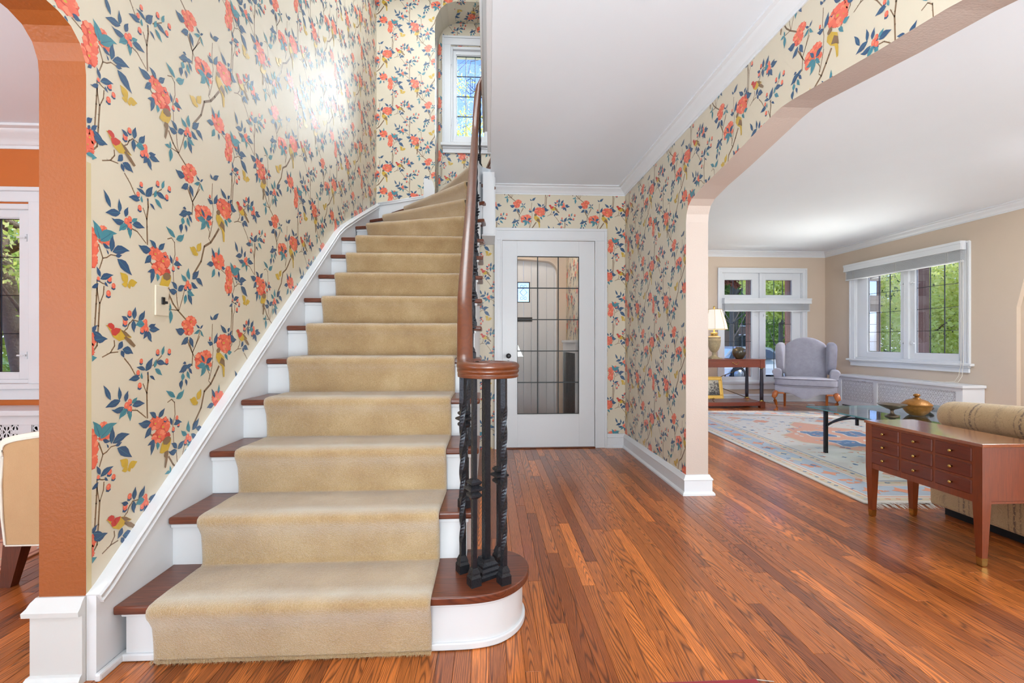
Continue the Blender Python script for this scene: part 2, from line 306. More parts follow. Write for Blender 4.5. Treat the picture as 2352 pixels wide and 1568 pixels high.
WR=[([(42,1354),(58,1313),(45,1277)],1.7),([(58,1313),(73,1318),(89,1330),(116,1331)],1.5),([(36,1240),(36,1213),(44,1169)],1.5),([(62,1223),(60,1197),(46,1166)],1.5),([(46,1169),(41,1094),(36,1032),(7,996)],2.2),([(102,1048),(104,1031),(87,1008),(56,995)],1.7),([(87,1008),(118,1010)],1.5),([(140,1078),(157,1090),(167,1111)],1.5),([(145,1618),(169,1593),(192,1559)],1.7),([(251,1564),(253,1535),(246,1491),(249,1398)],2.8),([(228,1524),(239,1502),(246,1487)],1.5),([(177,1437),(201,1433),(242,1401)],1.7),([(259,1341),(282,1319)],2.2),([(359,1230),(384,1193),(412,1168),(465,1131)],2.8),([(402,1243),(407,1200),(416,1169)],1.7),([(451,1254),(436,1212),(418,1170)],1.5),([(392,1438),(395,1388),(382,1351),(387,1279)],1.5),([(353,1441),(375,1450),(393,1434)],1.5),([(372,1170),(412,1169)],1.5),([(470,1044),(502,994),(498,944)],2.2),([(548,1067),(513,1017),(502,998)],1.5),([(476,1683),(498,1632),(521,1600)],1.7),([(552,1724),(521,1659),(500,1630)],1.5),([(498,1578),(461,1564),(440,1546)],1.5),([(687,1562),(656,1522),(626,1487),(580,1459),(558,1391),(506,1326)],3.9),([(588,1573),(617,1531),(611,1501),(626,1488)],1.5),([(641,1587),(628,1542),(617,1508)],1.7),([(782,1669),(760,1634),(738,1613)],2.2),([(639,1754),(634,1690),(643,1640),(639,1592)],1.5),([(794,1858),(790,1795),(784,1709)],2.2),([(706,1377),(748,1361)],1.5),([(321,1622),(274,1586)],1.5),([(36,1240),(56,1232),(73,1230)],1.5),([(228,1113),(180,1120),(162,1103)],1.5),]
WP=[('y',[(82,1084),(96,1060),(120,1046),(135,1050),(149,1054),(175,1059),(149,1078),(120,1089),(96,1077)]),('b',[(140,1058),(165,1036),(184,1024),(192,1031),(172,1050),(149,1064)]),('r',[(73,1096),(78,1104),(89,1106),(99,1100),(102,1091),(94,1083),(83,1088)]),('r',[(87,1081),(106,1091),(127,1088),(122,1076),(106,1064),(92,1066)]),('y',[(67,1096),(77,1100),(87,1088),(89,1077),(83,1081),(74,1094)]),('b',[(127,1084),(149,1078),(172,1059),(145,1064)]),('y',[(328,1300),(321,1290),(308,1257),(321,1251),(353,1254),(367,1278),(371,1295),(359,1309)]),('b',[(325,1297),(337,1308),(359,1311),(369,1301),(364,1287),(346,1279),(328,1284)]),('r',[(334,1312),(343,1325),(358,1326),(366,1315),(366,1308),(353,1310)]),('b',[(335,1254),(353,1256),(356,1247),(350,1217),(341,1190),(334,1196),(339,1230),(331,1238)]),('y',[(665,1622),(662,1603),(683,1577),(706,1562),(729,1572),(726,1604),(706,1617),(687,1629)]),('b',[(668,1626),(665,1636),(676,1647),(692,1646),(695,1631),(680,1623)]),('y',[(706,1569),(715,1541),(719,1510),(729,1511),(730,1545),(724,1576)]),('b',[(687,1578),(706,1604),(729,1588),(732,1556),(715,1568)])]
# ---------------- wallpaper print ----------------
def _blob(cx,cy,rx,ry,n=10,j=0,rng=None,ph=0):
    return [(cx+rx*math.cos(2*PI*i/n+ph)*(1+(rng.uniform(-j,j) if rng else 0)),cy+ry*math.sin(2*PI*i/n+ph)*(1+(rng.uniform(-j,j) if rng else 0))) for i in range(n)]
def make_tile():
    T=[]; rg=random.Random(3)   # (layer, colour, polygon)
    for pts,wd in WR:
        wd*=1.45
        m=len(pts)
        for i in range(m-1):
            (x0,y0),(x1,y1)=pts[i],pts[i+1]; L=math.hypot(x1-x0,y1-y0) or 1; nx,ny=-(y1-y0)/L,(x1-x0)/L
            w0=wd*(1-.25*i/m); w1=wd*(1-.25*(i+1)/m); ex,ey=(x1-x0)/L*wd*.5,(y1-y0)/L*wd*.5
            T.append((0,6,[(x0+nx*w0-ex,y0+ny*w0-ey),(x0-nx*w0-ex,y0-ny*w0-ey),(x1-nx*w1+ex,y1-ny*w1+ey),(x1+nx*w1+ex,y1+ny*w1+ey)]))
            if wd>1.9 and L>20:
                t=rg.uniform(.3,.7); mx,my=x0+(x1-x0)*t,y0+(y1-y0)*t; sg=rg.choice((-1,1))
                T.append((0,6,[(mx-ex,my-ey),(mx+ex,my+ey),(mx+nx*6*sg+ex,my+ny*6*sg+ey+2)]))
    for fi,(x,y,rx,ry) in enumerate(WF):
        rx*=1.2; ry*=1.2; fo=(fi%4)*.22; nb=22
        T.append((1+fo,4,[(x+rx*(1.03 if q%2 else .88)*math.cos(2*PI*q/nb),y+ry*(1.03 if q%2 else .88)*math.sin(2*PI*q/nb)) for q in range(nb)]))
        for k in range(9):
            a=2*PI*k/9+rg.random(); px,py=x+rx*.66*math.cos(a),y+ry*.66*math.sin(a); 
            T.append((2+k*.5+fo,3 if k%3 else 9,_blob(px,py,rx*.34,ry*.32,7,.16,rg,a)))
        T.append((7+fo,3,_blob(x+rx*.1,y,rx*.36,ry*.34,8,.15,rg)))
        T.append((8+fo,5,_blob(x,y-ry*.06,rx*.15,ry*.13,6,.2,rg)))
    for bi_,(x,y,r) in enumerate(WB):
        r*=1.2; bo=(bi_%5)*.25; T.append((6+bo*.5,1,[(x-r*.8,y-r*.1),(x-r*1.1,y-r*1.3),(x,y-r*1.75),(x+r*.9,y-r*1.25),(x+r*.7,y)])); T.append((8+bo,3,_blob(x,y,r*.95,r*1.1,10))); T.append((9.3+bo,9,_blob(x-r*.2,y+r*.25,r*.4,r*.45,6)))
    for t,x0,y0,x1,y1,ra in WL:
        x1+=(x1-x0)*.10; y1+=(y1-y0)*.10; dx,dy=x1-x0,y1-y0; L=math.hypot(dx,dy); nx,ny=-dy/L,dx/L; w=L*ra*.58; bd=rg.uniform(-.12,.12)*L; hk=rg.uniform(-.1,.1)*L
        def P(t_,s_): 
            q=bd*math.sin(PI*t_); return (x0+dx*t_+nx*(s_+q),y0+dy*t_+ny*(s_+q))
        ly=10+(len(T)%9)*.5; T.append((ly,(1,2,5)[t],[P(0,0),P(.18,w*.62),P(.38,w),P(.6,w*.86),P(.8,w*.42),P(1.04,hk),P(.8,-w*.42),P(.6,-w*.86),P(.38,-w),P(.18,-w*.62)]))
        if L>38 and t<2: T.append((15,1 if t else 2,[P(.1,.8),P(.85,.3),P(.85,-.3),P(.1,-.8)]))
    cm={'y':5,'b':6,'r':7}
    for ch,pts in WP: T.append(({'y':16,'b':17,'r':18}[ch]+(len(T)%3)*.3,cm[ch],pts))
    out=[]
    for la,ci,pl in T:
        xs=[p[0] for p in pl]; ys=[p[1] for p in pl]
        out.append((la,ci,pl,min(xs),max(xs),min(ys),max(ys)))
    return out
TILE=make_tile()
def clip(poly,reg):
    "Sutherland-Hodgman against a counter-clockwise convex region"
    out=poly
    for i in range(len(reg)):
        ax,ay=reg[i]; bx,by=reg[(i+1)%len(reg)]; ex,ey=bx-ax,by-ay
        src=out; out=[]
        if not src: return []
        px,py=src[-1]; ps=ex*(py-ay)-ey*(px-ax)
        for (x,y) in src:
            s_=ex*(y-ay)-ey*(x-ax)
            if (s_>=0)!=(ps>=0):
                t=ps/(ps-s_); out.append((px+(x-px)*t,py+(y-py)*t))
            if s_>=0: out.append((x,y))
            px,py,ps=x,y,s_
    return out
PU,PV=.757,.631
def ccw(r):
    a=sum(r[i][0]*r[(i+1)%len(r)][1]-r[(i+1)%len(r)][0]*r[i][1] for i in range(len(r)))
    return r if a>0 else r[::-1]
def wallprint(mb,mp,regions,u0,v0,sx=1.0,off=0.0,sv=1.0):
    "repeat the tile so that tile origin lands on (u0,v0); mp(u,v,w) with w<0 in front of the wall"
    step=.00010
    pu,pv=PU*sx,PV*sv
    for reg in regions:
        reg=ccw(reg); a0=min(p[0] for p in reg); a1=max(p[0] for p in reg); b0=min(p[1] for p in reg); b1=max(p[1] for p in reg)
        inner=None
        for i in range(math.floor((a0-u0)/pu)-2,math.ceil((a1-u0)/pu)+2):
            for j in range(math.floor((b0-v0)/pv)-4,math.ceil((b1-v0)/pv)+3):
                U=u0+i*pu; V=v0+j*pv
                for la,ci,pl,x0,x1,y0,y1 in TILE:
                    if U+x1*.001*sx<a0 or U+x0*.001*sx>a1 or V+y1*.001*sv<b0 or V+y0*.001*sv>b1: continue
                    q=[(U+x*.001*sx,V+y*.001*sv) for x,y in pl]
                    q=clip(q,reg)
                    if len(q)<3: continue
                    d=-(off+step*(la+1)); k=len(mb.v)
                    mb.v+=[mp(u,v,d) for u,v in q]; mb.f.append(list(range(k,k+len(q)))); mb.m.append(ci); mb.sm.append(False)

# ================= SETTING =================
def slab(name,x0,x1,y0,y1,z0,z1,m,**k): return struct(MB().box(x0,x1,y0,y1,z0,z1).obj(name,m))
ARCH_L=[(1.467,0),(1.467,1.865),(1.463,1.905),(1.446,1.950),(1.416,1.982),(1.376,1.998),(1.32,2.005),(.53,2.045)]
ARCH_L=ARCH_L+[(1.06-y,z) for y,z in ARCH_L[-2::-1]]
ARCH_R=[(3.045,0),(3.045,1.86),(3.036,1.912),(3.008,1.962),(2.955,1.992),(2.787,2.024),(2.546,2.052),(2.298,2.089),(2.111,2.117),(2.03,2.124)]
ARCH_R=ARCH_R+[(4.06-y,z) for y,z in ARCH_R[-2::-1]]
# left hall wall with the arched opening into the dining room
ml=lambda u,v,w:(-1.24+w,u,v)      # u=Y ; w<0 would be toward +X, so flip
def ml(u,v,w): return (-1.24-w,u,v)
poly=[(-2.2,0)]+ARCH_L[::-1]+[(5.24,0),(5.24,5.1),(-2.2,5.1)]
mb=MB(); na=len(ARCH_L)
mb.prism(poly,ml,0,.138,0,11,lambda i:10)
regs=[[(1.487,0),(5.1,0),(5.1,5.05),(1.487,5.05)]]
top=[p for p in ARCH_L[1:] if p[0]<=1.487]
for i in range(len(top)-1):
    (ya,za),(yb,zb)=top[i],top[i+1]
    if ya-yb>1e-4: regs.append([(yb,zb),(ya,za),(ya,2.55),(yb,2.55)])
regs.append([(1.467,1.62),(1.487,1.62),(1.487,5.05),(1.467,5.05)])
wallprint(mb,ml,regs,1.47,0.0)
k=len(mb.v); mb.add([ml(u,v,-.0004) for u,v in [(1.4685,.262),(1.486,.262),(1.484,1.60),(1.4685,1.60)]],[(0,1,2,3)],8)
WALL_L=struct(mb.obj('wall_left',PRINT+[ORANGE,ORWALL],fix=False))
# right hall wall with the wide Tudor arch into the living room
def mr(u,v,w): return (1.345+w,-u,v)   # u=-Y
archr=[(-y,z) for y,z in ARCH_R]       # u from -3.045 to -1.015
poly=[(-4.58,0)]+archr+[(2.2,0),(2.2,2.6),(-4.58,2.6)]
mb=MB(); mb.prism(poly,mr,0,.155,0,11,lambda i:10)
regs=[[(-4.44,0),(-3.045,0),(-3.045,2.56),(-4.44,2.56)],[(-1.015,0),(2.2,0),(2.2,2.56),(-1.015,2.56)]]
for i in range(1,len(archr)-2):
    (ua,za),(ub,zb)=archr[i],archr[i+1]
    if ub-ua>1e-4: regs.append([(ua,za),(ub,zb),(ub,2.56),(ua,2.56)])
wallprint(mb,mr,regs,-(2.361)-.724*.885,2.306-1.672,.885)
WALL_R=struct(mb.obj('wall_right',PRINT+[JAMB,BEIGE],fix=False))
# wall at the end of the hall around the vestibule door
def mk(u,v,w): return (u,4.44+w,v)
mb=MB()
pieces=[[(-.1,0),(.12,0),(.12,2.6),(-.1,2.6)],[(1.05,0),(1.345,0),(1.345,2.6),(1.05,2.6)],[(.12,2.04),(1.05,2.04),(1.05,2.6),(.12,2.6)]]
for p in pieces: mb.prism(p,mk,0,.11)
wallprint(mb,mk,pieces,.494-.724*.885,2.321-1.672,.885)
WALL_B=struct(mb.obj('wall_back',PRINT,fix=False))
# stairwell end walls
def ms(u,v,w): return (u,5.1+w,v)
mb=MB(); 
niche=[(-.6,4.55),(-.585,4.66),(-.54,4.75),(-.47,4.81),(-.38,4.835),(.9,4.86)]
poly=[(-1.38,1.6),(-.6,1.6)]+niche+[(.9,5.1),(-1.38,5.1)]
mb.prism(poly,ms,0,.35)
regs=[[(-1.24,1.6),(-.6,1.6),(-.6,5.05),(-1.24,5.05)]]
for i in range(len(niche)-1):
    a,b=niche[i],niche[i+1]; regs.append([a,b,(b[0],5.05),(a[0],5.05)])
wallprint(mb,ms,regs,-1.128-.724*.885,3.601-1.672,.885)
# soffit and side print
def mside(u,v,w): return (-.6-w,5.1+u,v)
wallprint(mb,mside,[[(0,2.6),(.35,2.6),(.35,4.55),(0,4.55)]],-.2,.31,.885)
def msof(u,v,w): return (-.5+u*1.0,5.1+v,4.83+w+u*.02)
wallprint(mb,msof,[[(.05,0),(1.3,0),(1.3,.35),(.05,.35)]],.02,.15,.885)
struct(mb.obj('wall_stairwell',PRINT,fix=False))
WX0,WX1,WZ0,WZ1=-.455,.02,3.42,4.56      # opening of the stair window
def mn(u,v,w): return (u,5.45+w,v)
mb=MB(); P4=[[(-.8,2.53),(WX0,2.53),(WX0,5.1),(-.8,5.1)],[(WX1,2.53),(1.2,2.53),(1.2,5.1),(WX1,5.1)],[(WX0,2.53),(WX1,2.53),(WX1,WZ0),(WX0,WZ0)],[(WX0,WZ1),(WX1,WZ1),(WX1,5.1),(WX0,5.1)]]
for p in P4: mb.prism(p,mn,0,.25)
wallprint(mb,mn,[[(max(-.6,p[0][0]),p[0][1]),(p[1][0],p[1][1]),(p[2][0],p[2][1]),(max(-.6,p[3][0]),p[3][1])] for p in P4],-.60,.02,.885)
struct(mb.obj('wall_stair_window',PRINT,fix=False))
# upper floor enclosure out of view
slab('wall_upper_side',1.1,1.2,3.4,5.5,2.62,5.1,CEIL)
slab('ceiling_upper',-1.4,1.2,-.1,5.7,5.1,5.2,CEIL)
slab('wall_upper_front',-1.4,.1,1.0,1.1,2.7,5.1,CEIL)
# fascia of the stair opening (upper floor edge)
mb=MB(); mb.box(-.040,.0145,1.1,3.60,2.70,5.1,0,.004); mb.box(-.012,.0145,1.201,3.66,2.562,2.6995,0); mb.tube([(-.040,1.1,2.70),(-.040,3.6,2.70)],.008)
struct(mb.obj('trim_1',CROWNM))
slab('wall_upper_landing',.1,1.1,3.3,3.4,2.7,5.1,CEIL)
# boxed drop below the winding flight
mb=MB().box(-.055,.050,4.06,4.438,2.001,2.558,0,.004); mb.box(-.062,.056,4.05,4.438,1.985,2.0,0,.003)
struct(mb.obj('trim_2',WHITE))
# ceilings
mb=MB(); mb.prism([(.015,1.2),(1.345,1.2),(1.345,4.44),(.015,4.44)],lambda u,v,w:(u,v,2.56+w),0,.14); mb.prism([(-1.24,-2.2),(1.345,-2.2),(1.345,1.2),(-1.24,1.2)],lambda u,v,w:(u,v,2.56+w),0,.14)
struct(mb.obj('ceiling_hall',CEIL))
slab('ceiling_living',1.5,5.9,-1.6,7.7,2.60,2.7,CEIL); slab('ceiling_dining',-5.2,-1.378,-1.3,3.62,2.62,2.7,CEIL)
slab('wall_front',-1.24,1.345,-2.3,-2.2,0,2.6,BEIGE)
slab('wall_living_front',1.5,5.9,-1.7,-1.6,0,2.7,BEIGE)
slab('wall_dining_front',-5.2,-1.378,-1.4,-1.3,0,2.7,ORWALL); slab('wall_dining_side',-5.3,-5.2,-1.4,3.7,0,2.7,ORWALL)
# far living room wall (Y=7.68) and side wall (X=5.88)
def brick_mat():
    s=NT('dark_red_brick'); v=s.coord(); b=s.n('TexBrick'); s.t.links.new(v,b.inputs[0]); 
    b.inputs['Color1'].default_value=c(82,40,34); b.inputs['Color2'].default_value=c(56,32,28); b.inputs['Mortar'].default_value=c(96,84,78)
    b.inputs['Scale'].default_value=4.5; b.inputs['Mortar Size'].default_value=.012; s.base(b.outputs[0]); s.set(rough=.9); return s.m
BRICK=brick_mat()
FW=FR((0,7.68,0),(1,0,0),(0,1,0))
mb=MB()
for u0,u1,v0,v1 in [(1.5,3.99,0,2.6),(5.49,5.9,0,2.6),(3.99,5.49,0,.36),(3.99,5.49,2.27,2.6)]:
    FW.box(mb,u0,u1,v0,v1,0,.14,0); FW.box(mb,u0,u1,v0,v1,.14,.26,1)
FW.box(mb,4.60,4.812,.36,2.27,.095,.26,1); FW.box(mb,5.325,5.488,.361,2.269,.095,.259,1); FW.box(mb,3.992,4.07,.361,2.269,.095,.259,1); FW.box(mb,4.0,5.48,1.70,1.82,.096,.255,1)
struct(mb.obj('wall_living_far',[BEIGE,BRICK]))
RW=FR((5.88,0,0),(0,-1,0),(1,0,0))     # u=-Y
mb=MB()
for u0,u1,v0,v1 in [(-8.02,-7.07,0,2.6),(-5.31,-4.785,0,2.6),(-7.07,-5.31,0,.75),(-7.07,-5.31,2.24,2.6)]:
    RW.box(mb,u0,u1,v0,v1,0,.14,0); RW.box(mb,u0,u1,v0,v1,.14,.26,1)
RW.box(mb,-7.068,-6.835,.751,2.239,.09,.259,1); RW.box(mb,-6.235,-6.045,.751,2.239,.09,.259,1); RW.box(mb,-5.425,-5.312,.751,2.239,.09,.259,1)
# arched recess edge at the right border of the picture
AR=[(-4.785,0),(-4.785,1.43),(-4.70,1.80),(-4.50,2.05),(-4.1,2.2),(-3.4,2.25)]
for i in range(1,len(AR)-1):
    a,b=AR[i],AR[i+1]; mb.prism([a,b,(b[0],2.6),(a[0],2.6)],RW,0,.36,0)
RW.box(mb,-3.4,1.7,0,2.6,0,.36,0); RW.box(mb,-4.785,-3.3,0,2.6,.05,.36,0)
struct(mb.obj('wall_living_side',[BEIGE,BRICK]))
# far dining wall (Y=3.6)
DW=FR((0,3.6,0),(1,0,0),(0,1,0)); mb=MB()
for u0,u1,v0,v1 in [(-5.2,-4.35,0,2.7),(-3.42,-1.378,0,2.7),(-4.35,-3.42,0,.73),(-4.35,-3.42,2.08,2.7)]:
    DW.box(mb,u0,u1,v0,v1,0,.12,0); DW.box(mb,u0,u1,v0,v1,.12,.3,1)
struct(mb.obj('wall_dining_far',[ORWALL,BRICK]))
# ---- crown mouldings: profile (projection from wall, drop from ceiling) swept along a path
CR=[(0,-.078),(.006,-.078),(.006,-.066),(.014,-.062),(.020,-.052),(.034,-.040),(.052,-.030),(.062,-.022),(.066,-.014),(.078,-.012),(.086,-.010),(.086,0),(0,0)]
def crown(name,path,zc,sc=1.0,closed=False):
    "path: plan points, room on the left hand side of travel"
    n=len(path); mb=MB(); vs=[]
    for i,(x,y) in enumerate(path):
        p=Vector((x,y)); d0=(p-Vector(path[i-1])).normalized() if i>0 else None; d1=(Vector(path[i+1])-p).normalized() if i<n-1 else None
        if d0 is None:d0=d1
        if d1 is None:d1=d0
        nn=(Vector((-d0.y,d0.x))+Vector((-d1.y,d1.x))); nn=nn/max(1e-6,nn.length_squared)*2
        for a,b in CR: vs.append((x+nn.x*a*sc,y+nn.y*a*sc,zc+b*sc))
    k=len(CR); fs=[]
    for i in range(n-1):
        for q in range(k): fs.append((i*k+q,i*k+(q+1)%k,(i+1)*k+(q+1)%k,(i+1)*k+q))
    fs.append(tuple(range(k))); fs.append(tuple((n-1)*k+q for q in range(k-1,-1,-1)))
    mb.add(vs,fs); o=mb.obj(name,CROWNM); return struct(autosm(o,25))
crown('trim_3',[(1.345,-2.2),(1.345,4.44),(.052,4.44)],2.56)
crown('trim_4',[(5.88,-1.6),(5.88,7.68),(1.5,7.68),(1.5,-1.6)],2.60,1.15)
crown('trim_5',[(-1.378,-1.3),(-1.378,3.6),(-5.2,3.6)],2.62,1.7)
# ---- baseboards
BB=[(0,0),(.034,0),(.034,.012),(.026,.022),(.020,.026),(.020,.098),(.026,.104),(.022,.112),(.012,.124),(.008,.134),(0,.136)]
def baseb(name,path,m=None,prof=BB,sz=1.0):
    n=len(path); mb=MB(); vs=[]
    for i,(x,y) in enumerate(path):
        p=Vector((x,y)); d0=(p-Vector(path[i-1])).normalized() if i>0 else None; d1=(Vector(path[i+1])-p).normalized() if i<n-1 else None
        if d0 is None:d0=d1
        if d1 is None:d1=d0
        nn=(Vector((-d0.y,d0.x))+Vector((-d1.y,d1.x))); nn=nn/max(1e-6,nn.length_squared)*2
        for a,b in prof: vs.append((x+nn.x*a,y+nn.y*a,b*sz))
    k=len(prof); fs=[]
    for i in range(n-1):
        for q in range(k): fs.append((i*k+q,i*k+(q+1)%k,(i+1)*k+(q+1)%k,(i+1)*k+q))
    fs.append(tuple(range(k))); fs.append(tuple((n-1)*k+q for q in range(k-1,-1,-1)))
    mb.add(vs,fs); return struct(autosm(mb.obj(name,m or WHITE),25))
baseb('baseboard_right',[(1.5,7.66),(1.5,3.045),(1.345,3.045),(1.345,4.44),(1.155,4.44)])
baseb('baseboard_living_far',[(5.88,7.68),(1.53,7.68)])
baseb('baseboard_living_side',[(5.88,4.79),(5.88,7.64)])
PB=[(0,0),(.026,0),(.026,.014),(.020,.026),(.014,.030),(.014,.208),(.027,.212),(.028,.226),(.020,.236),(.014,.25),(.005,.262),(0,.262)]
baseb('baseboard_left_pillar',[(-1.24,1.467),(-1.378,1.467),(-1.378,3.3)],GREYW,PB)
# the hall side of the dining wall near the camera is out of view
# ---- floor: dark underlay and one board after another
FLOOR=struct(MB().box(-5.2,5.9,-2.2,8.0,-.12,-.012).obj('floor',DARK))
BW=.0572; rg=random.Random(11); near=[]; rest=[]
def strip(x,y0,y1):
    y=y0-rg.uniform(0,1.2)
    while y<y1:
        L=rg.choice((.45,.7,.9,1.2,1.5,1.9))*rg.uniform(.85,1.1); a,b=max(y,y0),min(y+L,y1); y+=L
        if b-a<.02: continue
        yield (x,a,b)
zones=[(-1.215,1.345,1.02,4.44),(1.345,5.88,-.3,7.68),(-5.2,-1.215,-.3,3.6),(-1.215,1.345,-2.2,1.02)]
allp=[]
for zi,(xa,xb,ya,yb) in enumerate(zones):
    i0=math.ceil(xa/BW-1e-6); i=math.floor(xa/BW)
    while i*BW<xb-1e-6:
        x0=max(i*BW,xa); x1=min((i+1)*BW,xb); i+=1
        if x1-x0<.004: continue
        for (x,a,b) in strip(x0,ya,yb):
            if zi==0 and x<-.16 and b>1.62 and a>1.62: continue
            allp.append((x0,x1,a,b))
CA=math.atan(53/1045)
def pscore(p):
    X=(p[0]+p[1])/2; best=0
    for t in (0,.25,.5,.75,1):
        Y=p[2]+(p[3]-p[2])*t; r=X*math.cos(CA)-Y*math.sin(CA); f=X*math.sin(CA)+Y*math.cos(CA)
        if f<1.2: continue
        if abs(r/f)<1.14 and 1.045/f<.76: best+= (p[1]-p[0])/f*(p[3]-p[2])/f/f
    return best
def visible_ok(p):
    return not (p[0]<-.1 and p[0]>-1.3 and p[2]>1.6) and not(2.5<p[0]<5.1 and p[2]>2.8 and p[3]<6.3)
sc_=sorted(allp,key=lambda p:-(pscore(p)*(1 if visible_ok(p) else 0)))
near=sc_[:296]; rest=sc_[296:]
def plank(mb,p,val):
    x0,x1,a,b=p; g=.0004; e=.0008; k=len(mb.v); dz=rg.uniform(-.0002,.0001)
    mb.add([(x0+g,a+g,-.012),(x1-g,a+g,-.012),(x1-g,b-g,-.012),(x0+g,b-g,-.012),(x0+g,a+g,-e+dz),(x1-g,a+g,-e+dz),(x1-g,b-g,-e+dz),(x0+g,b-g,-e+dz),
      (x0+g+e,a+g+e,dz),(x1-g-e,a+g+e,dz),(x1-g-e,b-g-e,dz),(x0+g+e,b-g-e,dz)],
      [(0,1,5,4),(1,2,6,5),(2,3,7,6),(3,0,4,7),(4,5,9,8),(5,6,10,9),(6,7,11,10),(7,4,8,11),(8,9,10,11)]); return [val]*12
for p in near:
    mb=MB(); vals=plank(mb,p,rg.random()); o=mb.obj('plank',FLOORM,FLOOR,fix=False)
    at=o.data.attributes.new('pr','FLOAT','POINT'); at.data.foreach_set('value',vals)
mb=MB(); vals=[]
for p in rest: vals+=plank(mb,p,rg.random())
o=mb.obj('plank_field',FLOORM,FLOOR,fix=False); o['kind']='stuff'
at=o.data.attributes.new('pr','FLOAT','POINT'); at.data.foreach_set('value',vals)
# ================= STAIRCASE =================
RISE=.19; Y1=1.528; GO=.2515
def nose(n): return Y1+GO*(n-1)
# plan of the nosing lines: left end (at the wall string), right end (at the outer string)
NL={n:(-1.21,nose(n)) for n in range(1,11)}; NR={n:(-.045,nose(n)) for n in range(1,11)}
NL.update({11:(-1.21,4.19),12:(-1.21,4.68),13:(-1.10,5.1),14:(-.66,5.1),15:(-.15,5.45)})
NR.update({11:(-.04,3.87),12:(-.04,4.0),13:(-.035,4.09),14:(.04,4.17),15:(.13,4.2)})
STAIR=thing('staircase','white painted winding staircase with dark stained oak treads rising along the birdbranch wallpaper','staircase',(0,0,0))
STAIR['label']='winding staircase with white risers and dark brown oak treads along the flowered wall'
def V2(p): return Vector(p)
def tread_poly(n):
    L0,R0,L1,R1=V2(NL[n]),V2(NR[n]),V2(NL[n+1]),V2(NR[n+1])
    d=(R0-L0).normalized(); up=Vector((-d.y,d.x)); d1=(R1-L1).normalized(); up1=Vector((-d1.y,d1.x))
    L1=L1+up1*.03; R1=R1+up1*.03
    pts=[L0,R0,R1]
    if n==12: pts=[L0,R0,R1,Vector((-1.10,5.1)),Vector((-1.21,5.1))]
    elif n==14: pts=[L0,R0,R1,Vector((-.15,5.44)),Vector((-.6,5.44)),Vector((-.6,5.1))]
    else: pts.append(L1)
    return [tuple(p) for p in pts]
TH=.028
for n in range(2,15):
    pl=tread_poly(n); z=RISE*n
    o=MB().prism(pl,lambda u,v,w,z=z:(u,v,z-w),0,TH).obj('tread',TREADM,STAIR); bevel(o,.008,3)
    # riser below the nosing
    L0,R0=V2(NL[n]),V2(NR[n]); d=(R0-L0).normalized(); up=Vector((-d.y,d.x)); a=L0+up*.028; b=R0+up*.028-d*.045
    q=[tuple(a),tuple(b),tuple(b+up*.016),tuple(a+up*.016)]
    MB().prism(q,lambda u,v,w,z=z:(u,v,z-TH-w),0,RISE-TH).obj('riser',WHITE,STAIR)
    a2=a-up*.014; b2=b-up*.014+d*.012
    bevel(MB().prism([tuple(a2),tuple(b2),tuple(b2+up*.016),tuple(a2+up*.016)],lambda u,v,w,z=z:(u,v,z-TH-w),0,.018).obj('nosing_cove',WHITE,STAIR),.005,2)
# the bullnose first step
def chaik(p,n=2):
    for _ in range(n):
        q=[p[0]]
        for a,b in zip(p[:-1],p[1:]): q+=[(a[0]*.75+b[0]*.25,a[1]*.75+b[1]*.25),(a[0]*.25+b[0]*.75,a[1]*.25+b[1]*.75)]
        p=q+[p[-1]]
    return p
bull=[(-1.21,Y1),(-.15,Y1),(-.05,1.530),(.03,1.548),(.085,1.585),(.125,1.635),(.147,1.69),(.153,1.745),(.145,1.79),(.122,1.83),(.09,1.858),(.05,1.874),(0,1.881),(-.09,1.885),(-.09,1.83),(-1.21,1.83)]
bull=[bull[0]]+chaik(bull[1:14])+bull[14:]
o=MB().prism(bull,lambda u,v,w:(u,v,RISE-w),0,TH).obj('bullnose_tread',TREADM,STAIR); bevel(o,.010,3)
def inset(pl,d,skip=()):
    out=[]; n=len(pl)
    for i in range(n):
        p=Vector(pl[i]); a=(p-Vector(pl[i-1])).normalized(); b=(Vector(pl[(i+1)%n])-p).normalized()
        nn=Vector((-a.y,a.x))+Vector((-b.y,b.x)); nn=nn/max(.3,nn.length_squared)*2; out.append(tuple(p+nn*d))
    return out
bi=inset(bull,.024); bi=[(max(-1.2,x),y) for x,y in bi]
autosm(MB().prism(bi,lambda u,v,w:(u,v,RISE-TH-w),0,RISE-TH-.004).obj('bullnose_riser',WHITE,STAIR),40)
bj=inset(bull,.014); bj=[(max(-1.2,x),y) for x,y in bj]
o=MB().prism(bj,lambda u,v,w:(u,v,.026-w),0,.024).obj('shoe_mould',WHITE,STAIR); bevel(o,.008,3)
bk=inset(bull,.014); bk=[(max(-1.2,x),y) for x,y in bk]
o=MB().prism(bk,lambda u,v,w:(u,v,RISE-TH-w),0,.014).obj('nosing_cove',WHITE,STAIR); bevel(o,.005,2)
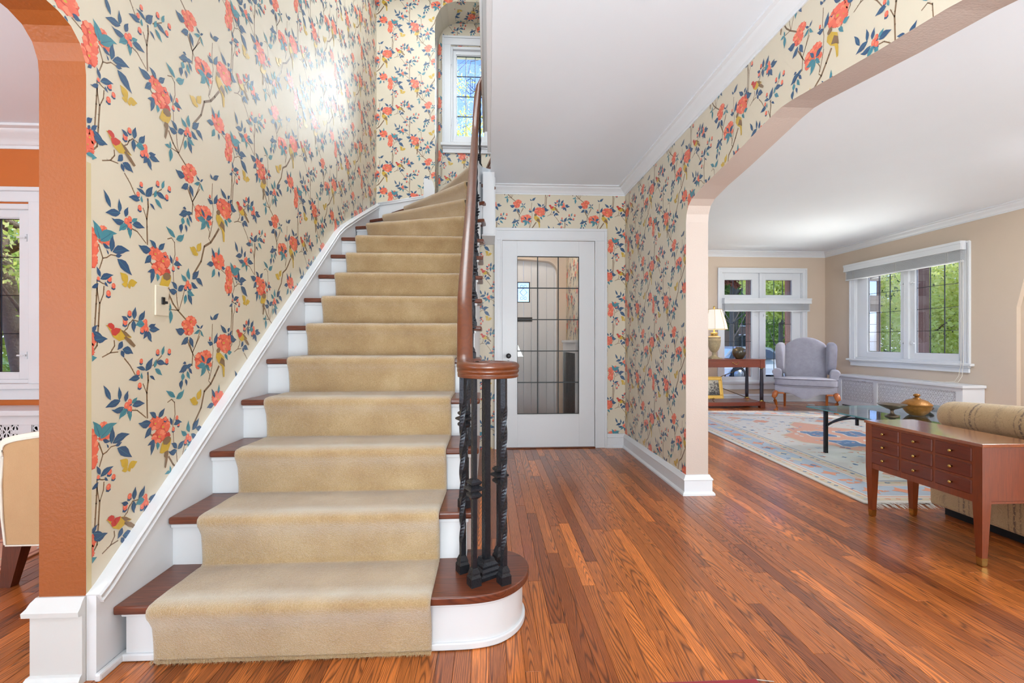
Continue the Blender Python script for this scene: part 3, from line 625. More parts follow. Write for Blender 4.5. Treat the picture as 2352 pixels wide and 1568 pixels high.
# outer string / panelling under the open side
top=[(1.87,RISE-.002)]
pl=[(1.80,0),(4.42,0),(4.42,1.98)]
for n in range(10,1,-1): pl+=[(nose(n+1)+.03 if n<10 else 3.98,RISE*n-TH),(nose(n)+.03,RISE*n-TH)]
pl+=[(1.80,RISE-TH)]
pl=[(1.80,0),(4.42,0),(4.42,2.0),(4.05,2.0)]
for n in range(10,1,-1):
    pl+=[(nose(n+1)+.028,RISE*n-TH),(nose(n)+.028,RISE*n-TH)]
pl+=[(nose(2)+.028,.02)]
pl=[(1.81,0),(4.42,0),(4.42,2.0),(nose(11)+.028,2.0)]+pl[4:-1]+[(nose(2)+.028,.16),(1.81,.16)]
MB().prism(pl,lambda u,v,w:(-.088-w,u,v),0,.024).obj('outer_string',WHITE,STAIR)
# string above step 10 turning with the winders
mb=MB(); sp=[(-.088,4.0),(-.085,4.07),(-.06,4.14),(-.01,4.18),(.06,4.20)]
for i in range(len(sp)-1):
    a,b=Vector(sp[i]),Vector(sp[i+1]); d=(b-a).normalized(); nn=Vector((-d.y,d.x))*.02
    mb.prism([tuple(a),tuple(b),tuple(b+nn),tuple(a+nn)],lambda u,v,w:(u,v,2.63-w+.0),0,.62)
mb.box(.06,.35,4.20,4.22,2.57,2.82)
o=mb.obj('curved_string',WHITE,STAIR)
# step 15 (only its curved nosing shows past the rail)
o=MB().prism([NL[15],(.06,4.20),(.16,4.17),(.28,4.17),(.28,5.44),(-.15,5.44)],lambda u,v,w:(u,v,2.85-w),0,TH).obj('tread',TREADM,STAIR); bevel(o,.008,3)
o=MB().prism([(-.13,5.42),(.07,4.22),(.27,4.2),(.27,5.42)],lambda u,v,w:(u,v,2.822-w),0,.17).obj('riser',WHITE,STAIR)
# wall string (skirt) with its cap
TOPL=[(1.467,.262),(1.50,.280),(3.72,1.925),(3.87,2.01),(4.25,2.185),(5.08,2.555)]
def belowz(y): return max(0,.19+.755*(y-1.528)-.42)
sk=[(1.467,0)]+TOPL+[(5.08,2.0),(2.6,.0)]
SKIRT=MB().prism(sk,lambda u,v,w:(-1.21-w,u,v),0,.029).obj('wall_string',WHITE,STAIR)
mb=MB(); cp=[(-.004,-.034),(.010,-.034),(.012,-.026),(.006,-.020),(.012,-.012),(.014,-.002),(.008,.004),(-.03,.004),(-.03,-.034)]
# profile x: outwards (+X), y: up
vs=[];pts=TOPL+[]
path=[(-1.21,y,z) for y,z in TOPL]
mb.sweep(path,[(x,y) for x,y in cp],up=(0,0,1))
autosm(mb.obj('string_cap',WHITE,STAIR),30)
mb=MB().box(-1.209,-1.190,1.456,1.575,.0005,.026,0,.006); mb.obj('shoe_mould',WHITE,STAIR)
mb=MB().prism([(-1.24,1.9),(-.705,1.9),(-.705,2.66),(-1.21,2.575),(-1.24,2.56)],lambda u,v,w:(u,5.1+w,v),-.026,-.002); mb.prism([(-.72,2.4),(-.60,2.4),(-.60,2.735),(-.615,2.80),(-.63,2.825),(-.705,2.85),(-.72,2.85)],lambda u,v,w:(u,5.1+w,v),-.03,-.002)
mb.obj('wall_string_back',WHITE,STAIR)
mb=MB(); mb.sweep([(-1.22,5.076,2.565),(-.72,5.076,2.655)],cp); mb.obj('string_cap',WHITE,STAIR)
# ================= CARPET RUNNER =================
CL={};CRr={}
for n in range(1,11): CL[n]=(-1.09,nose(n)); CRr[n]=(-.192 if n<3 else -.188,nose(n))
CL.update({11:(-1.09,4.135),12:(-1.035,4.55),13:(-.885,4.90),14:(-.585,5.10),15:(-.2,5.44)})
CRr.update({11:(-.20,3.86),12:(-.20,3.995),13:(-.19,4.09),14:(-.14,4.20),15:(-.04,4.30)})
def rows():
    out=[]   # (left pt, right pt, z)
    for n in range(1,15):
        L,Rr=Vector(CL[n]),Vector(CRr[n]); d=(Rr-L).normalized(); up=Vector((-d.y,d.x)); z=RISE*n; zb=z-RISE
        def r(off,zz,t=0,wob=0): out.append((L+up*off,Rr+up*off,zz,n))
        f=.016
        base=.002 if n==1 else zb+.014
        r(.012-f+.004,base,0); r(.016-f,base+.02); r(.014-f,z-.12); r(.008-f,z-.07); r(-.004-f,z-.045); r(-.014-f,z-.028); r(-.018-f,z-.012); r(-.014-f,z+.004); r(-.004-f+.004,z+.013); r(.016,z+.016); r(.05,z+.015)
        if n<14:
            L2,R2=Vector(CL[n+1]),Vector(CRr[n+1]); d2=(R2-L2).normalized(); u2=Vector((-d2.y,d2.x))
            for t in (.35,.65):
                out.append((L.lerp(L2,t)+up*.02,Rr.lerp(R2,t)+up*.02,z+.014,n))
            out.append((L2-u2*.03,R2-u2*.03,z+.013,n)); out.append((L2-u2*.006,R2-u2*.006,z+.010,n))
    L,Rr=Vector((-.52,5.40)),Vector((-.06,4.32))
    out.append((L,Rr,2.66+.014,14))
    return out
RO=rows(); NX=34; mb=MB(); vs=[]; rgc=random.Random(5)
# resample rows for smoothness
rr=[]
for i in range(len(RO)-1):
    a,b=RO[i],RO[i+1]; dist=max((a[0]-b[0]).length,abs(a[2]-b[2])); k=max(1,int(dist/.018))
    for j in range(k):
        t=j/k; rr.append((a[0].lerp(b[0],t),a[1].lerp(b[1],t),a[2]+(b[2]-a[2])*t,a[3]))
rr.append(RO[-1])
ts=[0,.004,.012,.022]+[.022+(.956)*(i+1)/(NX-7) for i in range(NX-8)]+[.978,.988,.996,1]
from mathutils import noise as mnoise
worn_highlights=[]
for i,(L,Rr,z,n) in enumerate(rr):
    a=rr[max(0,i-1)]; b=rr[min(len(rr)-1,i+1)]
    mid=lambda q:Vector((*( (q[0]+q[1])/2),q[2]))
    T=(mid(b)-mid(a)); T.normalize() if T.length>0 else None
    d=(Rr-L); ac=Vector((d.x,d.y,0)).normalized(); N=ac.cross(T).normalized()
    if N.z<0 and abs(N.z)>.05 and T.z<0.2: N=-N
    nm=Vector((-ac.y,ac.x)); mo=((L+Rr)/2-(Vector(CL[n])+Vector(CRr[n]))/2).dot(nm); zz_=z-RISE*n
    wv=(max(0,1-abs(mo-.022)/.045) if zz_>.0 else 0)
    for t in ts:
        worn_highlights.append(wv); e=min(t,1-t)*d.length; dep=.013*(1-math.sqrt(max(0,1-(1-min(1,e/.016))**2)))
        p=Vector((L.x+d.x*t,L.y+d.y*t,z)); w_=mnoise.noise(p*14)*.0022+mnoise.noise(p*3.1)*.002
        p=p-N*(dep-w_)
        vs.append(p)
m=len(ts); fs=[(i*m+j,i*m+j+1,(i+1)*m+j+1,(i+1)*m+j) for i in range(len(rr)-1) for j in range(m-1)]
mb.add(vs,fs,0,True); CARP=mb.obj('stair_carpet',CARPET,smooth=True,fix=False); CARP.data.attributes.new('wear','FLOAT','POINT').data.foreach_set('value',worn_highlights)  # 'wear' holds painted pile highlight together with traffic wear
tag(CARP,'thick beige carpet runner folded over every step of the staircase','carpet')
# fuzzy pile along the lower hem of the first riser
mb=MB()
for i in range(900):
    x=rgc.uniform(-1.09,-.192); y=nose(1)-.006+rgc.uniform(-.004,.004); h=rgc.uniform(.004,.010); a=rgc.uniform(-.004,.004)
    mb.add([(x-.0012,y,.016),(x+.0012,y,.016),(x+a,y-rgc.uniform(.003,.008),.012-h)],[(0,1,2)])
o=mb.obj('pile_fringe',CARPET,CARP,fix=False); o['kind']='stuff'
# ================= IRON RAILING =================
RAIL=thing('stair_railing','black wrought iron stair railing with a scrolled mahogany handrail on the bottom step','railing',(0,0,0))
RAIL['label']='black wrought iron balustrade with brown handrail ending in a round scroll'
prof=[(-.026,-.026),(-.020,-.028),(.020,-.028),(.026,-.026),(.027,-.020),(.0235,-.016),(.0235,-.012),(.028,-.008),(.0285,-.002),(.0255,.002),(.0285,.006),(.030,.013),(.027,.021),(.018,.0265),(.007,.029),(-.007,.029),(-.018,.0265),(-.027,.021),(-.030,.013),(-.0285,.006),(-.0255,.002),(-.0285,-.002),(-.028,-.008),(-.0235,-.012),(-.0235,-.016),(-.027,-.020)]
def rz(y): return -.184+.755*y-.029
ZV=.945; cx,cy,cr=-.003,1.655,.084
path=[]
for i in range(0,37):
    a=R(150-(i/36)*330); path.append((cx+cr*math.cos(a),cy+cr*math.sin(a),ZV))     # from back-left clockwise ... to left
path=[(cx+cr*math.cos(R(120-t)),cy+cr*math.sin(R(120-t)),ZV-.002*(1-t/300)) for t in range(0,301,10)]  # clockwise seen from above, ends at 180 deg (left)
up=[(-.088,1.69,.956),(-.090,1.72,.98),(-.092,1.755,1.028),(-.094,1.79,1.082),(-.097,1.84,1.150),(-.100,1.90,rz(1.90)),(-.103,2.05,rz(2.05)),(-.106,2.4,rz(2.4)),(-.110,2.8,rz(2.8)),(-.114,3.2,rz(3.2)),(-.118,3.6,rz(3.6)),(-.122,3.9,rz(3.9)+.005),(-.124,4.08,2.895),(-.122,4.19,3.02),(-.116,4.27,3.20),(-.106,4.31,3.36),(-.09,4.335,3.47),(-.05,4.35,3.56),(.02,4.36,3.66),(.2,4.37,3.85)]
path=path+up
mb=MB().sweep(path,prof,up=(0,0,1))
HR=autosm(mb.obj('handrail',RAILM,RAIL),50)
SQ=lambda h:[(-h,-h),(h,-h),(h,h),(-h,h)]
def foot(mb,x,y,z,h=.022,rot=.5):
    for (a,b,z0,z1) in ((h,h,0,.030),(h*.98,h*.72,.030,.040),(h*.85,h*.80,.040,.046),(h*.80,h*.5,.046,.062)):
        vs=[]
        for r_,zz in ((a,z0),(b,z1)):
            for sx,sy in((-1,-1),(1,-1),(1,1),(-1,1)): vs.append((x+(sx*math.cos(rot)-sy*math.sin(rot))*r_,y+(sx*math.sin(rot)+sy*math.cos(rot))*r_,z+zz))
        mb.add(vs,[(3,2,1,0),(4,5,6,7),(0,1,5,4),(1,2,6,5),(2,3,7,6),(3,0,4,7)])
def bar(x,y,z0,z1,kind,rot=.5,h=.0080,parent=RAIL):
    if kind=='twist': h=.0088
    n=60 if kind=='twist' else 6; L=z1-z0; path=[];tw=[]
    for i in range(n+1):
        t=i/n; path.append((x,y,z0+L*t)); q=0
        if kind=='twist': q=max(0,min(1,(t-.14)/.72))*PI*3.2
        tw.append(rot+q)
    mb=MB(); vs=[];fs=[]
    for i,p in enumerate(path):
        for sx,sy in((-1,-1),(1,-1),(1,1),(-1,1)):
            a=tw[i]; vs.append((p[0]+(sx*math.cos(a)-sy*math.sin(a))*h,p[1]+(sx*math.sin(a)+sy*math.cos(a))*h,p[2]))
    for i in range(n):
        for q in range(4): fs.append((i*4+q,i*4+(q+1)%4,(i+1)*4+(q+1)%4,(i+1)*4+q))
    fs+=[(3,2,1,0),tuple(n*4+q for q in range(4))]; mb.add(vs,fs)
    b=mb.obj('baluster',IRON,parent)
    f=MB(); foot(f,x,y,z0,.0195,rot); f.obj('baluster_shoe',IRON,b)
    if kind=='knuckle':
        f=MB()
        for dz,a0,a1 in ((0,.012,.019),(.012,.019,.019),(.018,.019,.013),(.030,.013,.013),(.036,.013,.024),(.048,.024,.012)):
            pass
        ks=[(.011,-.030),(.020,-.022),(.020,-.014),(.013,-.006),(.027,.002),(.027,.008),(.013,.016),(.020,.024),(.020,.030),(.011,.038)]
        vs=[];zc=z0+L*.46
        for r_,zz in ks:
            for sx,sy in((-1,-1),(1,-1),(1,1),(-1,1)): vs.append((x+(sx*math.cos(rot)-sy*math.sin(rot))*r_,y+(sx*math.sin(rot)+sy*math.cos(rot))*r_,zc+zz))
        fs=[(i*4+q,i*4+(q+1)%4,(i+1)*4+(q+1)%4,(i+1)*4+q) for i in range(len(ks)-1) for q in range(4)]+[(3,2,1,0),tuple((len(ks)-1)*4+q for q in range(4))]
        f.add(vs,fs); f.obj('knuckle',IRON,b)
    return b
zt=ZV-.027
bar(-.098,1.700,RISE,zt+.01,'twist'); bar(-.052,1.603,RISE,zt,'knuckle'); bar(.053,1.612,RISE,zt,'twist'); bar(.040,1.765,RISE,zt-.002,'knuckle')
# newel post at the centre of the scroll
mb=MB(); f=.0118; vs=[];rt=.5
def sqs(mb,x,y,lst,rot):
    vs=[]
    for r_,zz in lst:
        for sx,sy in((-1,-1),(1,-1),(1,1),(-1,1)): vs.append((x+(sx*math.cos(rot)-sy*math.sin(rot))*r_,y+(sx*math.sin(rot)+sy*math.cos(rot))*r_,zz))
    k=len(lst); mb.add(vs,[(i*4+q,i*4+(q+1)%4,(i+1)*4+(q+1)%4,(i+1)*4+q) for i in range(k-1) for q in range(4)]+[(3,2,1,0),tuple((k-1)*4+q for q in range(4))])
sqs(mb,-.010,1.68,[(f,RISE+.05),(f,ZV+.005)],.55); NP=mb.obj('newel_post',IRON,RAIL)
mb=MB(); sqs(mb,-.010,1.68,[(.046,RISE),(.046,RISE+.012),(.040,RISE+.018),(.040,RISE+.026),(.032,RISE+.034),(.032,RISE+.042),(.024,RISE+.052),(.021,RISE+.062)],.55); mb.obj('newel_base',IRON,NP)
mb=MB(); sqs(mb,-.010,1.68,[(.05,ZV-.004),(.05,ZV+.004)],.55); mb.obj('scroll_plate',IRON,NP)
k=0
for n in range(2,14):
    for off in ((.055,.185) if n<11 else (.05,)):
        y=(nose(n) if n<=11 else {12:4.02,13:4.11}[n])+off; x=-.100-.004*(y-2)
        if y>4.1: x=-.112
        zt_=(rz(y) if y<4.0 else 2.9+(y-4.08)*1.6)-.030
        bar(x,y,RISE*n,zt_,('knuckle','twist')[k%2]); k+=1
bar(-.085,4.30,2.66,3.40,'twist')
# ================= VESTIBULE DOOR =================
D=empty('door_1'); struct(D)
HB=FR((0,4.44,0),(1,0,0),(0,1,0))
mb=MB()   # casing: outer band, flat, inner bead
for a,b,c0,c1 in [(.059,.129,0,2.032),(1.042,1.155,0,2.032),(.059,1.155,2.032,2.145)]: HB.box(mb,a,b,c0,c1,-.018,.0,0,.003)
HB.box(mb,1.135,1.160,0,2.125,-.030,-.0175,0,.003); HB.box(mb,.054,1.160,2.125,2.150,-.030,-.0175,0,.003); HB.box(mb,.054,.078,0,2.125,-.030,-.0175,0,.003)
HB.box(mb,1.045,1.058,0,2.040,-.022,-.0175,0,.002); HB.box(mb,.114,1.058,2.040,2.053,-.022,-.0175,0,.002); HB.box(mb,.114,.127,0,2.040,-.022,-.0175,0,.002)
mb.obj('door_casing',WHITE,D)
mb=MB()
for a,b,c0,c1 in [(.13,.276,.008,2.03),(.886,1.040,.008,2.03),(.276,.886,.008,.333),(.276,.886,1.879,2.03)]: HB.box(mb,a,b,c0,c1,.0,.042,0,.002)
for a,b,c0,c1 in [(.268,.276,.325,1.887),(.886,.894,.325,1.887),(.276,.886,.325,.333),(.276,.886,1.879,1.887)]: HB.box(mb,a,b,c0,c1,-.004,.03,0,.002)
LEAF=mb.obj('door_leaf',WHITE,D)
gx=[.276,.4785,.682,.886]; gz=[.333+(1.879-.333)*i/5 for i in range(6)]
for i in range(3):
    for j in range(5):
        HB.box(MB(),0,0,0,0,0,0); m=MB(); HB.box(m,gx[i]+.001,gx[i+1]-.001,gz[j]+.001,gz[j+1]-.001,.016,.019); m.obj('pane',DOORGL,LEAF)
mb=MB()
for x in gx: HB.box(mb,x-.005,x+.005,.333,1.879,.011,.024,0,.001)
for z in gz: HB.box(mb,.276,.886,z-.005,z+.005,.011,.024,0,.001)
o=mb.obj('lead_came',LEAD,LEAF)
mb=MB(); kx,kz=.190,.905
k0=len(mb.v); mb.lathe([(.004,0),(.012,.0),(.012,.006),(.006,.010),(.006,.028),(.014,.030),(.024,.036),(.026,.044),(.022,.054),(.010,.058)],0,0,8,0,sm=False)
for i in range(k0,len(mb.v)): x,y,z=mb.v[i]; mb.v[i]=(kx+x,4.44-z,kz+y)
mb.obj('door_knob',BLACK,LEAF)
mb=MB().box(kx-.010,kx+.010,4.436,4.44,kz-.085,kz-.045,0,.002); mb.lathe([(.009,0),(.009,.01)],kx,4.438,8,z0=kz-.06); mb.obj('keyhole_plate',BLACK,LEAF)
for z in (.35,1.02,1.78):
    mb=MB(); mb.lathe([(.006,-.05),(.006,.05)],1.046,4.432,8,z0=z); mb.lathe([(.004,.05),(.007,.053),(.003,.06)],1.046,4.432,8,z0=z); mb.lathe([(.003,-.06),(.007,-.053),(.004,-.05)],1.046,4.432,8,z0=z); mb.obj('hinge',WHITE,D)
MB().box(.127,1.045,4.42,4.56,0,.012,0,.004).obj('threshold',TREADM,D)
# vestibule beyond the glass
slab('wall_vestibule_left',-.02,.08,4.55,5.75,0,2.5,WHITE); slab('ceiling_vestibule',-.1,1.3,4.55,5.9,2.42,2.5,CEIL)
slab('floor_vestibule',-.02,1.1,4.44,5.9,-.1,-.003,DCHERRY)
def mv(u,v,w): return (.975+w,5.70-u,v)
mb=MB(); mb.prism([(0,0),(1.15,0),(1.15,2.5),(0,2.5)],mv,0,.1); wallprint(mb,mv,[[(0,0),(1.15,0),(1.15,2.45),(0,2.45)]],.1,.2,.885)
struct(mb.obj('wall_vestibule_right',PRINT,fix=False))
# end wall with rounded-corner opening and the plank front door
VB=FR((0,5.70,0),(1,0,0),(0,1,0)); arc=[(.868,0),(.868,1.90)]+[(.868-.16+.16*math.cos(R(t)),1.90+.16*math.sin(R(t))) for t in (18,36,54,72,90)]+[(.5,2.075),(.08,2.09)]
mb=MB()
for i in range(1,len(arc)-1):
    a,b=arc[i],arc[i+1]; mb.prism([b,a,(a[0],2.5),(b[0],2.5)],VB,0,.12)
VB.box(mb,.868,1.0,0,2.5,0,.12); struct(mb.obj('wall_vestibule_end',BEIGE))
D2=empty('door_2'); struct(D2); pw=.0985
for i in range(9):
    u0=.05+i*pw
    if i in (3,4):
        for v0,v1 in ((0,1.548),(1.805,2.15)):
            m=MB(); VB.box(m,u0+.001,u0+pw-.001,v0,v1,.12,.15,0,.004); m.obj('plank',WHITE,D2)
        a=.366 if i==3 else u0; b=u0+pw if i==3 else .519
        m=MB()
        if i==3 and a-u0>.003: VB.box(m,u0+.001,a,1.548,1.805,.12,.15)
        if i==4 and u0+pw-b>.003: VB.box(m,b,u0+pw-.001,1.548,1.805,.12,.15)
        if m.v: m.obj('plank',WHITE,D2)
    else:
        m=MB(); VB.box(m,u0+.001,u0+pw-.001,0,2.15,.12,.15,0,.004); m.obj('plank',WHITE,D2)
m=MB(); VB.box(m,.366,.519,1.548,1.805,.135,.138); m.obj('pane',GLASS,D2)
m=MB()
cxx,czz=.4425,1.676
def dia(rx,rz,t):
    q=[(cxx-rx,czz),(cxx,czz+rz),(cxx+rx,czz),(cxx,czz-rz)]
    m.tube([VB(u,v,.131) for u,v in q],t,4,closed=True)
dia(.046,.05,.0035)
for zz in (1.60,1.752):
    for s_ in (-1,1): m.tube([VB(cxx+s_*(.022+.018*math.cos(a)),zz+.018*math.sin(a),.131) for a in [2*PI*i/10 for i in range(10)]],.0022,4,closed=True)
VB.box(m,.36,.372,1.545,1.808,.118,.14); VB.box(m,.513,.525,1.545,1.808,.118,.14); VB.box(m,.36,.525,1.545,1.555,.118,.14); VB.box(m,.36,.525,1.798,1.808,.118,.14)
m.obj('lead_came',LEAD,D2)
m=MB(); VB.box(m,.345,.555,1.30,1.355,.112,.12,0,.003); VB.box(m,.365,.535,1.318,1.337,.106,.114,0,.003); m.obj('mail_slot',BLACK,D2)
VC=thing('vestibule_radiator_cover','white radiator cover seen through the glass door against the flowered vestibule wall','radiator cover',(.93,5.15,0))
mb=MB(); mb.box(-.035,.043,-.42,.42,1.03,1.06,0,.004); mb.box(-.022,.043,-.41,.41,.04,1.029); mb.obj('body',WHITE,VC)
mb=MB()
for i in range(16): mb.box(-.026,-.0225,-.38+i*.047,-.352+i*.047,.15,.92,0)
o=mb.obj('grille',LEAD,VC); o['kind']='stuff'
# ================= LIGHT SWITCH =================
SW=thing('light_switch','flowered light switch plate on the left wall beside the orange pillar','light switch',(-1.24,1.787,1.199))
def mw(u,v,w): return (-w,u,v)
def ml2(u,v,w): return (-w-.0,u-1.787,v-1.199)
mb=MB(); mb.box(0,.007,-.036,.036,-.057,.057,0,.003); wallprint(mb,ml2,[[(1.787-.033,1.199-.054),(1.787+.033,1.199-.054),(1.787+.033,1.199+.054),(1.787-.033,1.199+.054)]],1.47+.012,.012,1,.007)
mb.obj('plate',PRINT,SW,fix=False)
mb=MB(); mb.box(.007,.012,-.008,.008,-.014,.014,0,.002); mb.box(.009,.024,-.004,.004,-.012,-.002,0,.0015); mb.obj('toggle',BLACK,SW)
# ================= WINDOWS =================
def panes(fr,parent,u0,u1,v0,v1,nu,nv,w,uo=None,vo=None,bar=.006,gl=GLASS):
    us=uo or [u0+(u1-u0)*i/nu for i in range(nu+1)]; vs_=vo or [v0+(v1-v0)*i/nv for i in range(nv+1)]
    for i in range(len(us)-1):
        for j in range(len(vs_)-1):
            m=MB(); fr.box(m,us[i]+.001,us[i+1]-.001,vs_[j]+.001,vs_[j+1]-.001,w,w+.003); m.obj('pane',gl,parent,fix=False)
    m=MB()
    for x in us: fr.box(m,x-bar/2,x+bar/2,v0,v1,w-.004,w+.008)
    for z in vs_: fr.box(m,u0,u1,z-bar/2,z+bar/2,w-.004,w+.008)
    m.obj('lead_came',BLACK,parent,fix=False)
def sash(fr,parent,u0,u1,v0,v1,gu0,gu1,gv0,gv1,nu,nv,w=.05,**k):
    m=MB()
    for a,b,c0,c1 in [(u0,gu0,v0,v1),(gu1,u1,v0,v1),(gu0,gu1,v0,gv0),(gu0,gu1,gv1,v1)]: fr.box(m,a,b,c0,c1,w-.02,w+.025,0,.0015)
    b=.008
    for a,bb,c0,c1 in [(gu0,gu0+b,gv0+b,gv1-b),(gu1-b,gu1,gv0+b,gv1-b),(gu0,gu1,gv0,gv0+b),(gu0,gu1,gv1-b,gv1)]: fr.box(m,a,bb,c0,c1,w-.008,w+.02)
    s=m.obj('sash',WHITE,parent,fix=False); panes(fr,s,gu0+b,gu1-b,gv0+b,gv1-b,nu,nv,w+.004,**k); return s
def casing(fr,parent,U0,U1,V0,V1,wd,m=WHITE,top=True):
    mb=MB()
    for a,b,c0,c1 in [(U0,U0+wd,V0,V1-wd),(U1-wd,U1,V0,V1-wd),(U0,U1,V1-wd,V1)]: fr.box(mb,a,b,c0,c1,-.020,-.001,0,.002)
    for a,b,c0,c1 in [(U0-.006,U0+.018,V0,V1-.018),(U1-.018,U1+.006,V0,V1-.018),(U0-.006,U1+.006,V1-.018,V1+.006)]: fr.box(mb,a,b,c0,c1,-.032,-.0195,0,.003)
    return mb.obj('casing',m,parent,fix=False)
def latch(fr,parent,u,v,d=1,m=None):
    mb=MB(); fr.box(mb,u-.008,u+.008,v-.028,v+.028,.022,.032,0,.002); fr.box(mb,u-.05*d,u,v-.006,v+.006,.004,.016,0,.003); fr.box(mb,u-.007,u+.007,v-.008,v+.008,.008,.03,0,.002); mb.obj('latch',m or WHITE,parent,fix=False)
# far living room window
W1=empty('window_1'); struct(W1); casing(FW,W1,3.949,5.531,.36,2.312,.075)
mb=MB()
FW.box(mb,3.99,5.49,.36,2.27,.10,.14,0) if False else None
for a,b,c0,c1 in [(3.99,4.03,.36,2.27),(5.45,5.49,.36,2.27),(4.03,5.45,2.235,2.27),(4.70,4.745,.375,1.72),(4.70,4.745,1.79,2.235),(4.03,5.45,1.72,1.79),(4.03,5.45,.32,.375)]: FW.box(mb,a,b,c0,c1,.0,.09,0,.003)
mb.obj('frame',WHITE,W1)
for (a,b,g0,g1) in [(4.03,4.70,4.088,4.584),(4.745,5.45,4.826,5.311)]:
    sash(FW,W1,a,b,1.79,2.235,g0,g1,1.850,2.125,3,1); s=sash(FW,W1,a,b,.375,1.72,g0,g1,.423,1.662,3,4)
latch(FW,W1,4.67,1.50); latch(FW,W1,4.79,1.50,-1)
mb=MB(); FW.box(mb,3.92,5.56,.315,.36,-.055,.0,0,.006); FW.box(mb,3.95,5.53,.215,.315,-.020,0,0,.004); mb.obj('window_sill',WHITE,W1)
# living room side window
W2=empty('window_2'); struct(W2); casing(RW,W2,-7.108,-5.262,.772,2.274,.085)
mb=MB()
for a,b,c0,c1 in [(-7.07,-7.02,.75,2.24),(-5.36,-5.31,.75,2.24),(-7.02,-5.36,2.2,2.24),(-6.17,-6.10,.80,2.2),(-7.02,-5.36,.75,.80)]: RW.box(mb,a,b,c0,c1,.0,.09,0,.003)
mb.obj('frame',WHITE,W2)
sash(RW,W2,-7.02,-6.17,.80,2.2,-6.83,-6.25,.882,2.09,3,4,uo=None); sash(RW,W2,-6.10,-5.36,.80,2.2,-6.03,-5.44,.882,2.09,3,4)
latch(RW,W2,-6.20,1.02); latch(RW,W2,-6.20,1.86); latch(RW,W2,-6.07,1.02,-1); latch(RW,W2,-6.07,1.86,-1)
mb=MB(); RW.box(mb,-7.15,-5.22,.742,.775,-.06,.0,0,.008); RW.box(mb,-7.11,-5.26,.72,.742,-.035,.0,0,.006); RW.box(mb,-7.10,-5.27,.66,.72,-.022,0,0,.004); mb.obj('window_sill',WHITE,W2)
# stair window
NW=FR((0,5.45,0),(1,0,0),(0,1,0)); W3=empty('window_3'); struct(W3); casing(NW,W3,-.548,.11,3.37,4.665,.095)
mb=MB()
for a,b,c0,c1 in [(-.455,-.43,3.42,4.56),(-.005,.02,3.42,4.56),(-.43,-.005,4.53,4.56),(-.43,-.005,3.42,3.45)]: NW.box(mb,a,b,c0,c1,0,.08,0,.003)
mb.obj('frame',WHITE,W3)
S3=sash(NW,W3,-.43,-.005,3.45,4.53,-.394,-.045,3.502,4.482,3,4)
mb=MB(); NW.box(mb,-.57,.14,3.36,3.395,-.06,0,0,.006); NW.box(mb,-.55,.12,3.335,3.36,-.03,0,0,.004); NW.box(mb,-.548,.11,3.285,3.335,-.02,0,0,.003); mb.obj('window_sill',WHITE,W3)
# little leaded shield in the second row, middle column
u0,u1=-.394+.008,-.045-.008; cu=(u0+u1)/2; cv=3.51+.965*(2.5/4)
mb=MB(); sh=[(-.047,.075),(-.03,.082),(-.012,.093),(0,.102),(.012,.093),(.03,.082),(.047,.075),(.047,-.045),(.03,-.068),(0,-.085),(-.03,-.068),(-.047,-.045)]
mb.tube([NW(cu+a,cv+b,.05) for a,b in sh],.0035,4,closed=True)
for q in ([(-.047,.05),(.047,-.035)],[(-.047,.02),(.03,-.06)],[(0,.118),(0,-.118)],[(.022,.08),(.022,-.02)],[(-.056,.07),(-.047,.07)],[(.047,.07),(.056,.07)],[(-.056,-.055),(-.04,-.05)],[(.04,-.05),(.056,-.055)]):
    mb.tube([NW(cu+a,cv+b,.05) for a,b in q],.0028,4)
mb.obj('leaded_shield',BLACK,S3,fix=False)
for z in (3.66,4.38): MB().box(-.452,-.446,5.425,5.435,z-.05,z+.05).obj('hinge',WHITE,W3)
# dining window
W4=empty('window_4'); struct(W4); casing(DW,W4,-4.45,-3.34,.73,2.19,.10)
mb=MB()
for a,b,c0,c1 in [(-4.36,-4.345,.73,2.08),(-3.46,-3.42,.73,2.08),(-4.31,-3.46,2.04,2.08),(-4.31,-3.46,.73,.76)]: DW.box(mb,a,b,c0,c1,0,.08,0,.003)
DW.box(mb,-4.5,-3.30,2.165,2.195,-.045,0,0,.006); mb.obj('frame',WHITE,W4)
sash(DW,W4,-4.345,-3.46,.76,2.04,-4.308,-3.552,.805,1.985,5,4)
latch(DW,W4,-3.50,1.83); latch(DW,W4,-3.50,.94)
mb=MB(); DW.box(mb,-4.5,-3.29,.69,.73,-.05,0,0,.006); DW.box(mb,-4.45,-3.33,.61,.69,-.02,0,0,.004); mb.obj('window_sill',WHITE,W4)
